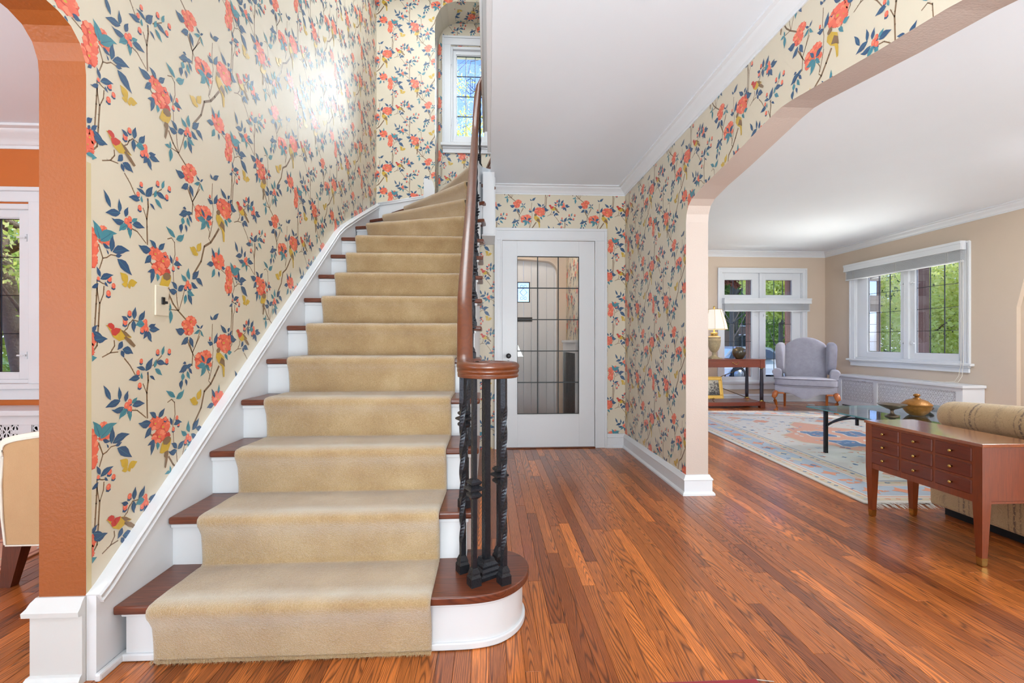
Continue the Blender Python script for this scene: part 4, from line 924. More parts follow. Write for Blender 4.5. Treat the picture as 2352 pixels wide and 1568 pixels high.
# ================= BLINDS =================
def blind(fr,label,u0,u1,vt,vb,hv,n,grp,sp):
    T=thing('window_blind',label,'blind',fr((u0+u1)/2,vb,-.06),0,grp); off=Vector(T.location)
    def fin(m,name,mat):
        m.v=[tuple(Vector(p)-off) for p in m.v]; return m.obj(name,mat,T)
    m=MB()
    fr.box(m,u0,u1,vt-hv,vt,-.095,-.080,0,.003); fr.box(m,u0,u1,vt-hv*.33,vt-.001,-.104,-.0955,0,.003); fr.box(m,u0,u1,vt-hv+.001,vt-hv*.8,-.100,-.0955,0,.002)
    for a in (u0,u1-.012): fr.box(m,a,a+.012,vt-hv,vt,-.0795,-.022,0)
    fin(m,'valance',WHITE)
    v=vt-hv-.002; pitch=(v-vb-.016)/n
    for i in range(n):
        m=MB(); z=vb+.018+pitch*i; fr.box(m,u0+.02,u1-.02,z,z+.0032,-.078,-.028,0); fin(m,'slat',WHITE)
    m=MB(); fr.box(m,u0+.02,u1-.02,vb,vb+.015,-.080,-.026,0,.003); fin(m,'bottom_rail',WHITE)
    for t in (.1,.5,.9):
        m=MB(); u=u0+(u1-u0)*t
        for s_ in (-.012,.012): m.tube([fr(u+s_,vb-.004,-.0815),fr(u+s_,vt-hv,-.0815)],.0012,4)
        fin(m,'ladder_cord',CREAMF)
blind(FW,'white slatted blind pulled up under the transom of the far window',4.02,5.57,1.790,1.565,.095,16,'raised white slatted blinds in the living room',0)
BL2='white slatted blind pulled up at the top of the side window'
blind(RW,BL2,-7.15,-5.30,2.285,2.030,.110,16,'raised white slatted blinds in the living room',0)
m=MB(); m.tube([(5.800,5.312,2.05),(5.803,5.31,1.2),(5.80,5.31,.78),(5.79,5.33,.62),(5.77,5.36,.55),(5.72,5.44,.535),(5.70,5.7,.532)],.0025,5); m.tube([(5.800,5.290,2.05),(5.803,5.29,1.2),(5.80,5.285,.78),(5.78,5.28,.62),(5.75,5.30,.545),(5.71,5.40,.535)],.0025,5)
o=m.obj('blind_cord',CREAMF); tag(o,'thin white pull cord hanging from the side window blind onto the radiator cover','cord')
# ================= RADIATOR COVERS =================
def ring(mb,fr,u,v,r1,r2,w,n=10):
    vs=[];fs=[]
    for i in range(n):
        a=2*PI*i/n
        vs.append(fr(u+r1*math.cos(a),v+r1*math.sin(a),w)); vs.append(fr(u+r2*math.cos(a),v+r2*math.sin(a),w))
    for i in range(n): j=(i+1)%n; fs.append((2*i,2*j,2*j+1,2*i+1))
    mb.add(vs,fs)
RBC=0
def ribbon(mb,fr,pts,t,w):
    global RBC; RBC=(RBC+1)%9; w=w+RBC*.00022
    P=[Vector(p) for p in pts]; vs=[]
    for i,p in enumerate(P):
        d=(P[min(i+1,len(P)-1)]-P[max(i-1,0)]).normalized(); n=Vector((-d.y,d.x))*t/2
        vs+= [fr(*(p+n),w),fr(*(p-n),w)]
    mb.add(vs,[(2*i,2*i+1,2*i+3,2*i+2) for i in range(len(P)-1)])
def lattice(fr,mb,u0,u1,v0,v1,pu,pv,w,t):
    "pierced sheet of scrolls and hearts"
    nu=max(1,round((u1-u0)/pu)); nv=max(1,round((v1-v0)/pv)); pu=(u1-u0)/nu; pv=(v1-v0)/nv
    for i in range(nu):
        u=u0+(i+.5)*pu
        for j in range(nv):
            v=v0+(j+.5)*pv; q=-1 if (i+j)%2 else 1
            for s_ in (-1,1):
                ribbon(mb,fr,[(u+s_*a*pu,v+q*b*pv) for a,b in ((0,-.5),(.18,-.36),(.36,-.12),(.40,.12),(.30,.30),(.15,.34),(.05,.22),(.06,.06))],t,w)
            ribbon(mb,fr,[(u,v-q*.5*pv),(u,v+q*.10*pv)],t*1.1,w)
            ribbon(mb,fr,[(u-.5*pu,v+q*.5*pv),(u-.2*pu,v+q*.42*pv),(u+.2*pu,v+q*.42*pv),(u+.5*pu,v+q*.5*pv)],t,w)
        ribbon(mb,fr,[(u-.5*pu,v0),(u-.5*pu,v1)],t*.9,w)
LF=FR((5.60,0,0),(0,-1,0),(1,0,0))
RC=thing('radiator_cover','long white radiator cover with two pierced panels below the side window','radiator cover',(5.74,6.05,0))
def rel(o,T):
    l=Vector(T.location); o.data.transform(Matrix.Translation(-l)); return o
mb=MB(); mb.box(5.575,5.877,5.085,7.05,.49,.525,0,.005); rel(mb.obj('top_board',WHITE,RC),RC)
mb=MB(); LF.box(mb,-7.03,-6.97,.0,.49,0,.022); LF.box(mb,-5.19,-5.131,.0,.49,0,.022); LF.box(mb,-6.36,-6.30,.06,.49,0,.022); LF.box(mb,-6.97,-6.36,.445,.49,0,.022); LF.box(mb,-6.30,-5.19,.445,.49,0,.022); LF.box(mb,-6.97,-6.36,.055,.12,0,.022); LF.box(mb,-6.30,-5.19,.055,.12,0,.022)
LF.box(mb,-7.03,-5.11,0,.06,.012,.02) if False else None
rel(mb.obj('front_frame',WHITE,RC),RC)
for ya_,yb_ in ((5.11,5.13),(7.031,7.045)): rel(MB().box(5.601,5.878,ya_,yb_,0,.4895).obj('end_panel',WHITE,RC),RC)
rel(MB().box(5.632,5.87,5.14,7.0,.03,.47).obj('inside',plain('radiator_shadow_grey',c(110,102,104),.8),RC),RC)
for a,b in ((-6.97,-6.36),(-6.30,-5.19)):
    mb=MB(); lattice(LF,mb,a,b,.12,.445,.034,.044,.010,.0085); o=mb.obj('grille',WHITE,RC,fix=False); o['kind']='stuff'; rel(o,RC)
DF=FR((0,3.33,0),(1,0,0),(0,1,0))
RD=thing('radiator_cover','white radiator cover with a pierced heart pattern below the dining room window','radiator cover',(-3.9,3.45,0))
rel(MB().box(-4.9,-3.02,3.30,3.597,.53,.568,0,.006).obj('top_board',WHITE,RD),RD)
mb=MB()
for a,b,c0,c1 in [(-4.85,-4.75,.0,.53),(-3.265,-3.18,.112,.465),(-4.75,-3.10,.465,.53),(-4.75,-3.10,.05,.112),(-3.10,-3.05,0,.53)]: DF.box(mb,a,b,c0,c1,0,.02,0,.002)
rel(mb.obj('front_frame',WHITE,RD),RD)
for a_,b_ in ((-3.07,-3.05),(-4.85,-4.83)): rel(MB().box(a_,b_,3.351,3.597,0,.5295).obj('end_panel',WHITE,RD),RD)
rel(MB().box(-4.8,-3.08,3.38,3.59,.04,.5).obj('inside',DARK,RD),RD)
for a,b in ((-4.75,-3.265),(-3.18,-3.10)):
    mb=MB(); lattice(DF,mb,a,b,.112,.465,.058,.050,.008,.0090); o=mb.obj('grille',WHITE,RD,fix=False); o['kind']='stuff'; rel(o,RD)
# ================= LIVING ROOM FURNITURE =================
# ---- wing armchair
def armchair():
    T=thing('wing_armchair','grey fabric wing armchair with cabriole legs in front of the far window','armchair',(4.83,6.72,0),R(-36))
    def soft(m,name,l=2,mat=GREYF,par=T): o=m.obj(name,mat,par); subsurf(o,l); return o
    # seat frame with serpentine apron
    m=MB(); pr=[]; n=24; zs=[.235,.40]
    m2=MB(); vs=[];fs=[]
    for i in range(n+1):
        x=-.385+.77*i/n; t=abs(x)/.385; zb=.285-.0*t-(.075*max(0,math.cos(x/.385*PI*.62)) if t<.80 else 0)
        zb=.285-.085*(0.5+0.5*math.cos(min(1,t/.62)*PI))
        y=-.335-.02*math.cos(x/.385*PI/2)
        for (yy,zz) in ((y,zb),(y-.012,zb+.03),(y-.012,.38),(y,.40),(.0,.40),(.0,.29)): vs.append((x,yy,zz))
    for i in range(n):
        for q in range(6): fs.append((i*6+q,i*6+(q+1)%6,(i+1)*6+(q+1)%6,(i+1)*6+q))
    fs+=[(5,4,3,2,1,0),tuple(n*6+q for q in range(6))]
    m2.add(vs,fs,0,True); o=m2.obj('apron',GREYF,T); autosm(o,40)
    m=MB().box(-.38,.38,-.32,.30,.27,.40,0,.03); m.obj('seat_frame',GREYF,T)
    # cushion
    m=MB(); N=14; 
    cu=[(-.395,-.375),(-.13,-.395),(.13,-.395),(.395,-.375),(.40,-.21),(.315,-.18),(.30,.22),(-.30,.22),(-.315,-.18),(-.40,-.21)]
    k=len(cu)
    rings=[(.97,.368),(1.0,.385),(1.0,.478),(.97,.496),(.6,.518)]
    vs=[];
    for s_,z in rings:
        for x,y in cu: vs.append((x*s_,(y+.09)*s_-.09,z))
    fs=[(i*k+q,i*k+(q+1)%k,(i+1)*k+(q+1)%k,(i+1)*k+q) for i in range(len(rings)-1) for q in range(k)]+[tuple(range(k-1,-1,-1)),tuple((len(rings)-1)*k+q for q in range(k))]
    m.add(vs,fs); S=soft(m,'seat_cushion')
    m=MB(); m.tube([(x*1.0,y*1.0,.488) for x,y in ((cu[9]),(cu[0]),(cu[1]),(cu[2]),(cu[3]),(cu[4]))],.005,6); m.tube([(x*1.0,y*1.0,.399) for x,y in ((cu[9]),(cu[0]),(cu[1]),(cu[2]),(cu[3]),(cu[4]))],.004,6); m.obj('piping',fabric('dark_piping',c(88,84,96),c(110,106,118)),S)
    # back with arched crest
    m=MB(); vs=[];fs=[]; xs=[-.29,-.24,-.16,-.08,0,.08,.16,.24,.29]
    zt=[.985,1.03,1.085,1.115,1.125,1.115,1.085,1.03,.985]
    for i,x in enumerate(xs):
        yb=.10; bulge=-.02*math.cos(x/.29*PI/2)
        for (y,z) in ((yb+bulge+.10,.40),(yb+bulge+.155,.75),(yb+bulge+.20,zt[i]-.03),(yb+.235,zt[i]),(yb+.275,zt[i]-.02),(yb+.30,zt[i]-.08),(yb+.26,.7),(yb+.18,.40)):
            vs.append((x,y-.04,z))
    for i in range(len(xs)-1):
        for q in range(8): fs.append((i*8+q,i*8+(q+1)%8,(i+1)*8+(q+1)%8,(i+1)*8+q))
    fs+=[tuple(range(7,-1,-1)),tuple((len(xs)-1)*8+q for q in range(8))]
    m.add(vs,fs); soft(m,'backrest')
    for s_ in (-1,1):
        # wing
        m=MB(); prof=[(.22,.50),(.08,.60),(.055,.72),(.02,.86),(.015,.95),(.05,1.015),(.12,1.04),(.22,1.02),(.32,.97),(.30,.60)]
        vs=[]
        for x,sc in ((.250,.80),(.262,.97),(.305,1.02),(.352,.97),(.366,.80)):
            for y,z in prof: vs.append((s_*(x+ (.03 if y<.1 else 0)+(z-.5)*.03),.17+(y-.17)*sc,.78+(z-.78)*sc))
        k=len(prof); fs=[(i*k+q,i*k+(q+1)%k,(i+1)*k+(q+1)%k,(i+1)*k+q) for i in range(4) for q in range(k)]+[tuple(range(k-1,-1,-1)),tuple(4*k+q for q in range(k))]
        m.add(vs,fs); soft(m,'wing')
        # rolled arm
        m=MB(); vs=[]; sec=[(.300,.38),(.300,.56),(.312,.612),(.345,.632),(.39,.632),(.428,.61),(.435,.575),(.415,.545),(.40,.50),(.392,.38)]
        ys=[(-.22,.93),(-.245,1.0),(.0,1.0),(.22,.98)]; ys=[(-.235,.90),(-.225,1.0),(-.05,1.0),(.22,.97)]
        for y,sc in ys:
            for x,z in sec: vs.append((s_*(.36+(x-.36)*sc),y,.5+(z-.5)*sc))
        k=len(sec); fs=[(i*k+q,i*k+(q+1)%k,(i+1)*k+(q+1)%k,(i+1)*k+q) for i in range(3) for q in range(k)]+[tuple(range(k-1,-1,-1)),tuple(3*k+q for q in range(k))]
        m.add(vs,fs); soft(m,'armrest')
        # cabriole front leg
        m=MB(); x0=s_*.37; P=[(x0,-.325,.285),(x0+s_*.012,-.350,.26),(x0+s_*.022,-.365,.215),(x0+s_*.012,-.352,.16),(x0-s_*.006,-.334,.10),(x0-s_*.012,-.328,.05),(x0-s_*.004,-.338,.022),(x0+s_*.004,-.35,.008),(x0+s_*.004,-.352,.0)]
        m.tube(P,.03,10,scales=[1.25,1.3,1.12,.8,.62,.58,.75,1.05,.95])
        m.box(min(x0-s_*.11,x0),max(x0-s_*.11,x0),-.345,-.315,.262,.288,0,.006); m.box(x0-.016,x0+.016,-.33,-.24,.262,.288,0,.006)
        o=m.obj('leg',LEGW,T)
        m=MB(); x1=s_*.28; k=len(m.v); m.box(x1-.020,x1+.020,.235,.275,0,.29,0,.002)
        for i in range(k,len(m.v)):
            x,y,z=m.v[i]; t=1-z/.29; m.v[i]=(x1+(x-x1)*(1-.25*t),y+.05*t,z)
        m.obj('leg',LEGW,T)
    return T
armchair()
# ---- console table
CT=thing('console_table','mahogany console table with dark columns under the far window','table',(3.60,7.16,0))
hx=.725; y0,y1=-.23,.24
bevel(MB().box(-hx-.01,hx+.01,y0-.01,y1+.01,.752,.768).obj('top',MAHOG,CT),.003)
mb=MB(); mb.box(-hx+.02,hx-.02,y0+.006,y1-.006,.640,.752)
for sx in(-1,1):
    for y in (y0+.03,y1-.03): mb.box(sx*(hx-.035)-.035,sx*(hx-.035)+.035,y-.034,y+.034,.632,.752,0,.002)
mb.obj('apron',MAHOG,CT)
d=bevel(MB().box(-.40,.40,y0-.001,y0+.01,.648,.742).obj('drawer',MAHOG,CT),.002)
for x in (-.28,.25):
    m=MB(); m.tube([(x-.048,y0-.004,.716),(x-.040,y0-.018,.712),(x-.028,y0-.022,.700),(x-.012,y0-.024,.688),(x+.012,y0-.024,.688),(x+.028,y0-.022,.700),(x+.040,y0-.018,.712),(x+.048,y0-.004,.716)],.0042,6)
    for s_ in (-1,1): m.lathe([(.008,-.006),(.008,.006)],x+s_*.046,y0-.004,8,z0=.716)
    m.obj('handle',BRASS,d)
mb=MB().box(-hx,hx,y0,y1,.035,.095,0,.004)
for sx in(-1,1):
    for y in (y0+.03,y1-.03): mb.box(sx*(hx-.035)-.038,sx*(hx-.035)+.038,y-.037,y+.037,.0,.102,0,.003)
mb.obj('base_shelf',MAHOG,CT)
for sx in(-1,1):
    for y in (y0+.03,y1-.03):
        x=sx*(hx-.035); L=MB().lathe([(.026,.125),(.027,.2),(.0265,.4),(.021,.60),(.021,.618)],x,y,16).obj('leg',COLD,CT)
        m=MB(); m.lathe([(.030,.102),(.032,.106),(.032,.112),(.028,.118),(.028,.126)],x,y,16); m.lathe([(.023,.616),(.026,.622),(.028,.632)],x,y,16); m.obj('collar',BRASS,L)
m=MB(); m.tube([(hx-.06,y1-.03,.62),(-hx+.06,y1-.03,.12)],.006,6); m.tube([(hx-.06,y1-.03,.12),(-hx+.06,y1-.03,.62)],.006,6); m.tube([(.05*math.cos(a),y1-.036,.37+.05*math.sin(a)) for a in [2*PI*i/16 for i in range(16)]],.006,6,closed=True)
m.obj('cross_brace',BRASS,CT)
# ---- table lamp
TLx,TLy,TLz=3.585,7.08,.768
TL=thing('table_lamp','urn shaped stone table lamp with an ivory panelled shade on the console table','lamp',(TLx,TLy,TLz))
STONE=plain('mottled_stone',c(178,158,120),.55,0,.3,40,.3,90,.004)
mb=MB(); mb.box(-.088,.088,-.088,.088,0,.018,0,.003); mb.lathe([(.080,.018),(.078,.024),(.055,.034),(.050,.044),(.032,.056),(.028,.072),(.030,.078),(.034,.082),(.034,.088),(.026,.094),(.030,.104),(.048,.12),(.072,.155),(.088,.20),(.096,.25),(.098,.285),(.101,.290),(.101,.30),(.097,.305),(.095,.335),(.100,.340),(.100,.347),(.080,.358),(.048,.37)],n=32)
mb.obj('urn_base',STONE,TL)
mb=MB(); mb.lathe([(.048,.37),(.052,.376),(.046,.392),(.050,.398),(.062,.402),(.060,.410),(.036,.418),(.014,.424),(.012,.45),(.010,.46),(.006,.465),(.006,.80)],n=24); mb.obj('neck',BRASS,TL)
sm=NT('lamp_shade_silk'); sm.base(c(250,240,222)); sm.set(rough=.8,emit=.34,emitc=(1,.86,.68,1)); 
SH=MB(); n=8; vs=[];fs=[]
ringz=[(.200,.470),(.185,.55),(.16,.64),(.128,.735),(.118,.785)]
for r,z in ringz:
    for i in range(n):
        a=2*PI*(i+.5)/n; vs.append((r*math.cos(a),r*math.sin(a)*1.0,z))
fs=[(i*n+q,i*n+(q+1)%n,(i+1)*n+(q+1)%n,(i+1)*n+q) for i in range(len(ringz)-1) for q in range(n)]
SH.add(vs,fs); so=SH.obj('lamp_shade',sm.m,TL); so.modifiers.new('t','SOLIDIFY').thickness=.002
m=MB()
for i in range(n):
    a=2*PI*(i+.5)/n; m.tube([((r+.001)*math.cos(a),(r+.001)*math.sin(a),z) for r,z in ringz],.0022,5)
for r,z in (ringz[0],ringz[-1]): m.tube([((r+.001)*math.cos(2*PI*(i+.5)/n),(r+.001)*math.sin(2*PI*(i+.5)/n),z) for i in range(n)],.0035,5,closed=True)
m.obj('shade_trim',plain('tan_trim',c(190,150,100),.8),so)
m=MB().lathe([(.004,.785),(.008,.80),(.014,.812),(.016,.826),(.010,.838),(.003,.842)],n=14); m.obj('finial',BRASS,TL)
lamp('table_lamp_bulb','POINT',(TLx,TLy,TLz+.60),5,(1,.72,.42),radius=.03)
# ---- round dark vase
VZ=MB().lathe([(.048,0),(.052,.004),(.078,.035),(.097,.075),(.103,.105),(.097,.140),(.075,.168),(.050,.180),(.046,.186),(.050,.192),(.042,.192),(.040,.18)],0,0,32).obj('squat_vase',plain('dark_olive_glaze',c(66,58,40),.28,0,.5,22,0,1,1,coat=.4))
VZ.location=(3.995,7.08,.768); tag(VZ,'squat dark olive round vase on the console table','vase')
# ---- small framed print on an easel, on the lower shelf
pm=NT('engraved_print'); v=pm.coord('Object',(1,1,1)); sp=pm.n('SeparateXYZ'); pm.t.links.new(v,sp.inputs[0])
nz=pm.noise(v,38,5,.75); n2=pm.noise(v,9,2,.5)
dens=pm.math('ADD',nz,pm.math('MULTIPLY_ADD',sp.outputs[2],-1.6,pm.math('MULTIPLY_ADD',sp.outputs[0],.9,pm.math('MULTIPLY',n2,.5))))
pm.base(pm.ramp(dens,[(.36,c(200,194,176)),(.46,c(140,136,128)),(.56,c(70,68,66)),(.72,c(36,34,34))])); pm.set(rough=.4)
PF=thing('framed_print','small gilt framed landscape engraving standing on the console table lower shelf','picture',(3.46,7.02,.095),0)
tl=Matrix.Rotation(R(-12),4,'X'); up=Matrix.Translation((0,0,.055))
def tp(o): o.data.transform(up@tl); return o
m=MB()
for a,b,c0,c1 in [(-.235,.235,0,.045),(-.235,.235,.285,.33),(-.235,-.19,.045,.285),(.19,.235,.045,.285)]: m.box(a,b,-.012,.008,c0,c1,0,.008)
for a,b,c0,c1 in [(-.245,.245,-.010,.008),(-.245,.245,.322,.340),(-.245,-.228,.008,.322),(.228,.245,.008,.322)]: m.box(a,b,-.02,.0055,c0,c1,0,.005)
tp(m.obj('frame',plain('gilt_frame',c(226,184,92),.35,.35,.1,20),PF)); tp(MB().box(-.19,.19,-.004,.004,.045,.285).obj('print',pm.m,PF)); tp(MB().box(-.232,.232,.006,.012,.0,.33).obj('backing',BRASS,PF))
EA=thing('picture_easel','little brass easel holding the gilt framed engraving','easel',(3.46,7.02,.095))
m=MB(); m.tube([(-.08,-.045,.052),(.08,-.045,.052)],.007,6)
for s_ in(-1,1): m.tube([(s_*.06,-.05,.068),(s_*.062,-.052,.045),(s_*.05,-.04,.03),(s_*.072,-.05,.0)],.005,6); m.tube([(s_*.06,-.045,.05),(s_*.05,.03,.05),(s_*.02,.06,.22)],.004,6)
m.tube([(0,.06,.22),(0,.12,.0)],.004,6); m.obj('stand',BRASS,EA)
# cord on the far wall behind the console
m=MB().tube([(3.47,7.62,.62),(3.50,7.63,.52),(3.44,7.62,.38),(3.42,7.60,.14)],.003,5); o=m.obj('lamp_cord',CREAMF); tag(o,'thin lamp cord hanging behind the console table','cord')
# small white power strip on the floor
m=MB().box(-.05,.05,-.02,.02,0,.02,0,.005); o=m.obj('power_adapter',WHITE); o.location=(5.26,7.18,.0); tag(o,'small white adapter lying on the floor behind the armchair','adapter')
m=MB().tube([(5.22,7.18,.006),(5.1,7.22,.004),(4.98,7.28,.004),(4.85,7.45,.004),(4.80,7.6,.006)],.003,5); o=m.obj('floor_cord',CREAMF); tag(o,'thin pale cord lying on the floor behind the armchair','cord')
# ---- coffee table
CF=thing('coffee_table','glass topped coffee table with arched black iron legs on the blue and coral rug','table',(3.62,3.62,0))
gx0,gx1,gy0,gy1=-.62,.66,-.53,.54; zt=.435
m=MB(); m.box(gx0,gx1,gy0,gy1,zt-.010,zt); 
g=m.obj('glass_top',[TABGL,GEDGE],CF,fix=False)
for p in g.data.polygons:
    if abs(p.normal.z)<.5: p.material_index=1
lx=(-.49,.55); ly=(-.44,.46)
for x in lx:
    for y in ly: MB().box(x-.014,x+.014,y-.014,y+.014,.010,zt-.011,0,.002).obj('leg',BLACK,CF)
def arch(p,q,name='arched_brace'):
    m=MB(); P=Vector(p);Q=Vector(q); pts=[]; pts2=[]
    for i in range(13):
        t=i/12; b=P.lerp(Q,t); pts.append((b.x,b.y,.26+.135*math.sin(PI*t)**.8)); pts2.append((b.x,b.y,.245+.095*math.sin(PI*t)**.8))
    m.sweep(pts,SQ(.008)); mid=P.lerp(Q,.6 if abs(P.x-Q.x)<.01 else .5); m.box(mid.x-.009,mid.x+.009,mid.y-.009,mid.y+.009,.33,zt-.011); m.obj(name,BLACK,CF)
for a,b in (((lx[0],ly[0],0),(lx[0],ly[1],0)),((lx[1],ly[0],0),(lx[1],ly[1],0)),((lx[0],ly[1],0),(lx[1],ly[1],0)),((lx[0],ly[0],0),(lx[1],ly[0],0))): arch(a,b)
m=MB()
for x in lx: m.box(x-.012,x+.012,ly[0],ly[1],zt-.020,zt-.0105)
for y in ly: m.box(lx[0],lx[1],y-.012,y+.012,zt-.020,zt-.0105)
m.obj('top_rail',BLACK,CF)
PEWT=plain('tarnished_pewter',c(118,104,88),.38,.75,.25,30); RUSTG=plain('mottled_gold_glaze',c(150,100,40),.4,.45,.4,60,.4,120,.004)
o=MB().lathe([(.048,0),(.048,.006),(.030,.014),(.014,.026),(.011,.045),(.016,.056),(.040,.066),(.075,.082),(.096,.098),(.098,.102),(.090,.100),(.055,.082),(.01,.074)],n=36).obj('footed_dish',PEWT); o.location=(3.275,3.54,zt); tag(o,'tarnished footed metal dish on the glass coffee table','dish')
o.data.polygons.foreach_set('use_smooth',[True]*len(o.data.polygons))
TU=thing('lidded_tureen','mottled gold lidded tureen on the glass coffee table beside the footed dish','bowl',(3.545,3.60,zt)); TU.scale=(1.12,1.12,1.0)
MB().lathe([(.040,0),(.046,.004),(.062,.018),(.080,.045),(.087,.066),(.084,.076),(.088,.080),(.088,.086),(.080,.088)],n=32).obj('bowl',RUSTG,TU)
MB().lathe([(.092,.084),(.092,.090),(.082,.100),(.062,.120),(.040,.130),(.026,.134),(.022,.140),(.012,.146),(.012,.152),(.020,.158),(.022,.166),(.016,.174),(.006,.178)],n=32).obj('lid',RUSTG,TU)
o=MB().lathe([(.022,0),(.034,.004),(.055,.022),(.060,.034),(.050,.044),(.028,.052),(.014,.058),(.016,.064),(.008,.070)],n=28).obj('small_lidded_dish',plain('dark_pewter',c(72,64,62),.35,.6,.2,30)); o.location=(3.80,3.78,zt); tag(o,'small dark lidded dish behind the gold tureen','dish')
# ---- end table with nine small drawers
ET=thing('drawer_end_table','small cherry end table with nine little drawers and brass capped legs','table',(2.42,2.31,0))
x0,x1,y0,y1=-.148,.152,-.325,.325; H=.572
bevel(MB().box(x0-.006,x1+.006,y0-.006,y1+.006,H-.016,H).obj('top',CHERRYY,ET),.002)
m=MB(); m.box(x0+.002,x0+.02,y0+.03,y1-.03,.292,H-.016); m.box(x0+.02,x1,y0+.012,y0+.026,.292,H-.016); m.box(x0+.02,x1,y1-.026,y1-.012,.292,H-.016); m.box(x1-.02,x1,y0+.02,y1-.02,.292,H-.016); m.box(x0+.02,x1-.02,y0+.02,y1-.02,.292,.30); m.obj('case',CHERRY,ET)
for a,b,c0,c1 in [(x0+.045,x1-.002,.545,.556),(x0+.045,x1-.002,.292,.302)]: MB().box(a,b,y0+.006,y0+.02,c0,c1).obj('side_moulding',CHERRY,ET)
cols=[(y1-.045,y1-.222),(y1-.236,y1-.413),(y1-.427,y0+.045)]
for (ya,yb) in cols:
    for j in range(3):
        za=.325+j*.0765; zb=za+.066
        d=MB().box(x0-.004,x0+.012,yb,ya,za,zb).obj('drawer',DCHERRY,ET); bevel(d,.004,1)
        m=MB(); m.lathe([(.004,0),(.004,.008),(.0075,.011),(.0085,.015),(.006,.018),(.002,.0185)],n=12); yc=(ya+yb)/2; zc=(za+zb)/2
        m.v=[(x0-.004-z,yc+x,zc+y) for x,y,z in m.v]; m.obj('knob',BRASS,d)
for (lx_,ly_) in ((x0+.022,y0+.022),(x0+.022,y1-.022),(x1-.022,y0+.022),(x1-.022,y1-.022)):
    m=MB(); vs=[]
    for (h,z) in ((.022,H-.016),(.022,.292),(.0135,.038)):
        for sx,sy in((-1,-1),(1,-1),(1,1),(-1,1)):
            ox=(.022-h)*(-1 if lx_<0 else 1)*0; vs.append((lx_+sx*h,ly_+sy*h,z))
    m.add(vs,[(3,2,1,0),(8,9,10,11)]+[(i*4+q,i*4+(q+1)%4,(i+1)*4+(q+1)%4,(i+1)*4+q) for i in range(2) for q in range(4)]); L=m.obj('leg',CHERRY,ET)
    m=MB(); vs=[]
    for (h,z) in ((.0145,.040),(.0125,.004),(.010,0)):
        for sx,sy in((-1,-1),(1,-1),(1,1),(-1,1)): vs.append((lx_+sx*h,ly_+sy*h,z))
    m.add(vs,[(3,2,1,0),(8,9,10,11)]+[(i*4+q,i*4+(q+1)%4,(i+1)*4+(q+1)%4,(i+1)*4+q) for i in range(2) for q in range(4)]); m.obj('leg_ferrule',BRASS,L)
# ---- sofa
SF=thing('sofa','tan striped damask sofa with a rolled arm behind the drawer end table','sofa',(3.65,2.2,0))
lx0,lx1,ly0,ly1=-.95,.95,-.42,.48
bevel(MB().box(lx0+.04,lx1-.04,ly0,ly1-.02,.055,.33).obj('base',SOFAM,SF),.02,3)
MB().box(lx0+.06,lx1-.06,ly0+.03,ly1-.06,0,.06).obj('plinth',DARK,SF)
for s_ in (-1,1):
    m=MB(); sec=[(-.95,.055),(-.955,.30),(-.945,.44),(-.935,.505),(-.80,.505),(-.79,.30),(-.79,.055)]
    xs=[(ly0,0),(ly1-.02,0)]; vs=[]
    for y,_ in xs:
        for x,z in sec: vs.append((s_*-x*-1 if False else (x if s_<0 else -x),y,z))
    k=len(sec); m.add(vs,[(q,(q+1)%k,k+(q+1)%k,k+q) for q in range(k)]+[tuple(range(k-1,-1,-1)),tuple(k+q for q in range(k))]); bevel(m.obj('arm_panel',SOFAM,SF),.015,3)
    m=MB(); P=[];sc=[]
    for i in range(15):
        t=i/14; y=ly1-(ly1-ly0)*t*1.0; P.append(((-.83 if s_<0 else .83),y,.595+.035*t)); sc.append([.25,.72,.90,.96,.99,1.0,1.02,1.04,1.06,1.08,1.1,1.12,1.14,1.15,1.15][i])
    # tight rounded nose
    P=[P[0]]+[((-.83 if s_<0 else .83),ly1-a,.595) for a in (.006,.02,.04)]+P[1:]; sc=[.35,.62,.84,.94]+[.98]+[1,1.02,1.04,1.05,1.07,1.08,1.1,1.12,1.14,1.15,1.15,1.15,1.15]; sc=sc[:len(P)]
    m.tube(P,.086,24,scales=sc); o=m.obj('rolled_arm',SOFAM,SF)
for i in range(3):
    o=MB().box(-.78+.52*i+.004,-.78+.52*(i+1)-.004,-.28,.50,.33,.47,0,.035).obj('seat_cushion',SOFAM,SF); autosm(o)
o=MB().box(-.92,.92,ly0-.02,ly0+.16,.3,.80,0,.06).obj('backrest',SOFAM,SF); autosm(o)
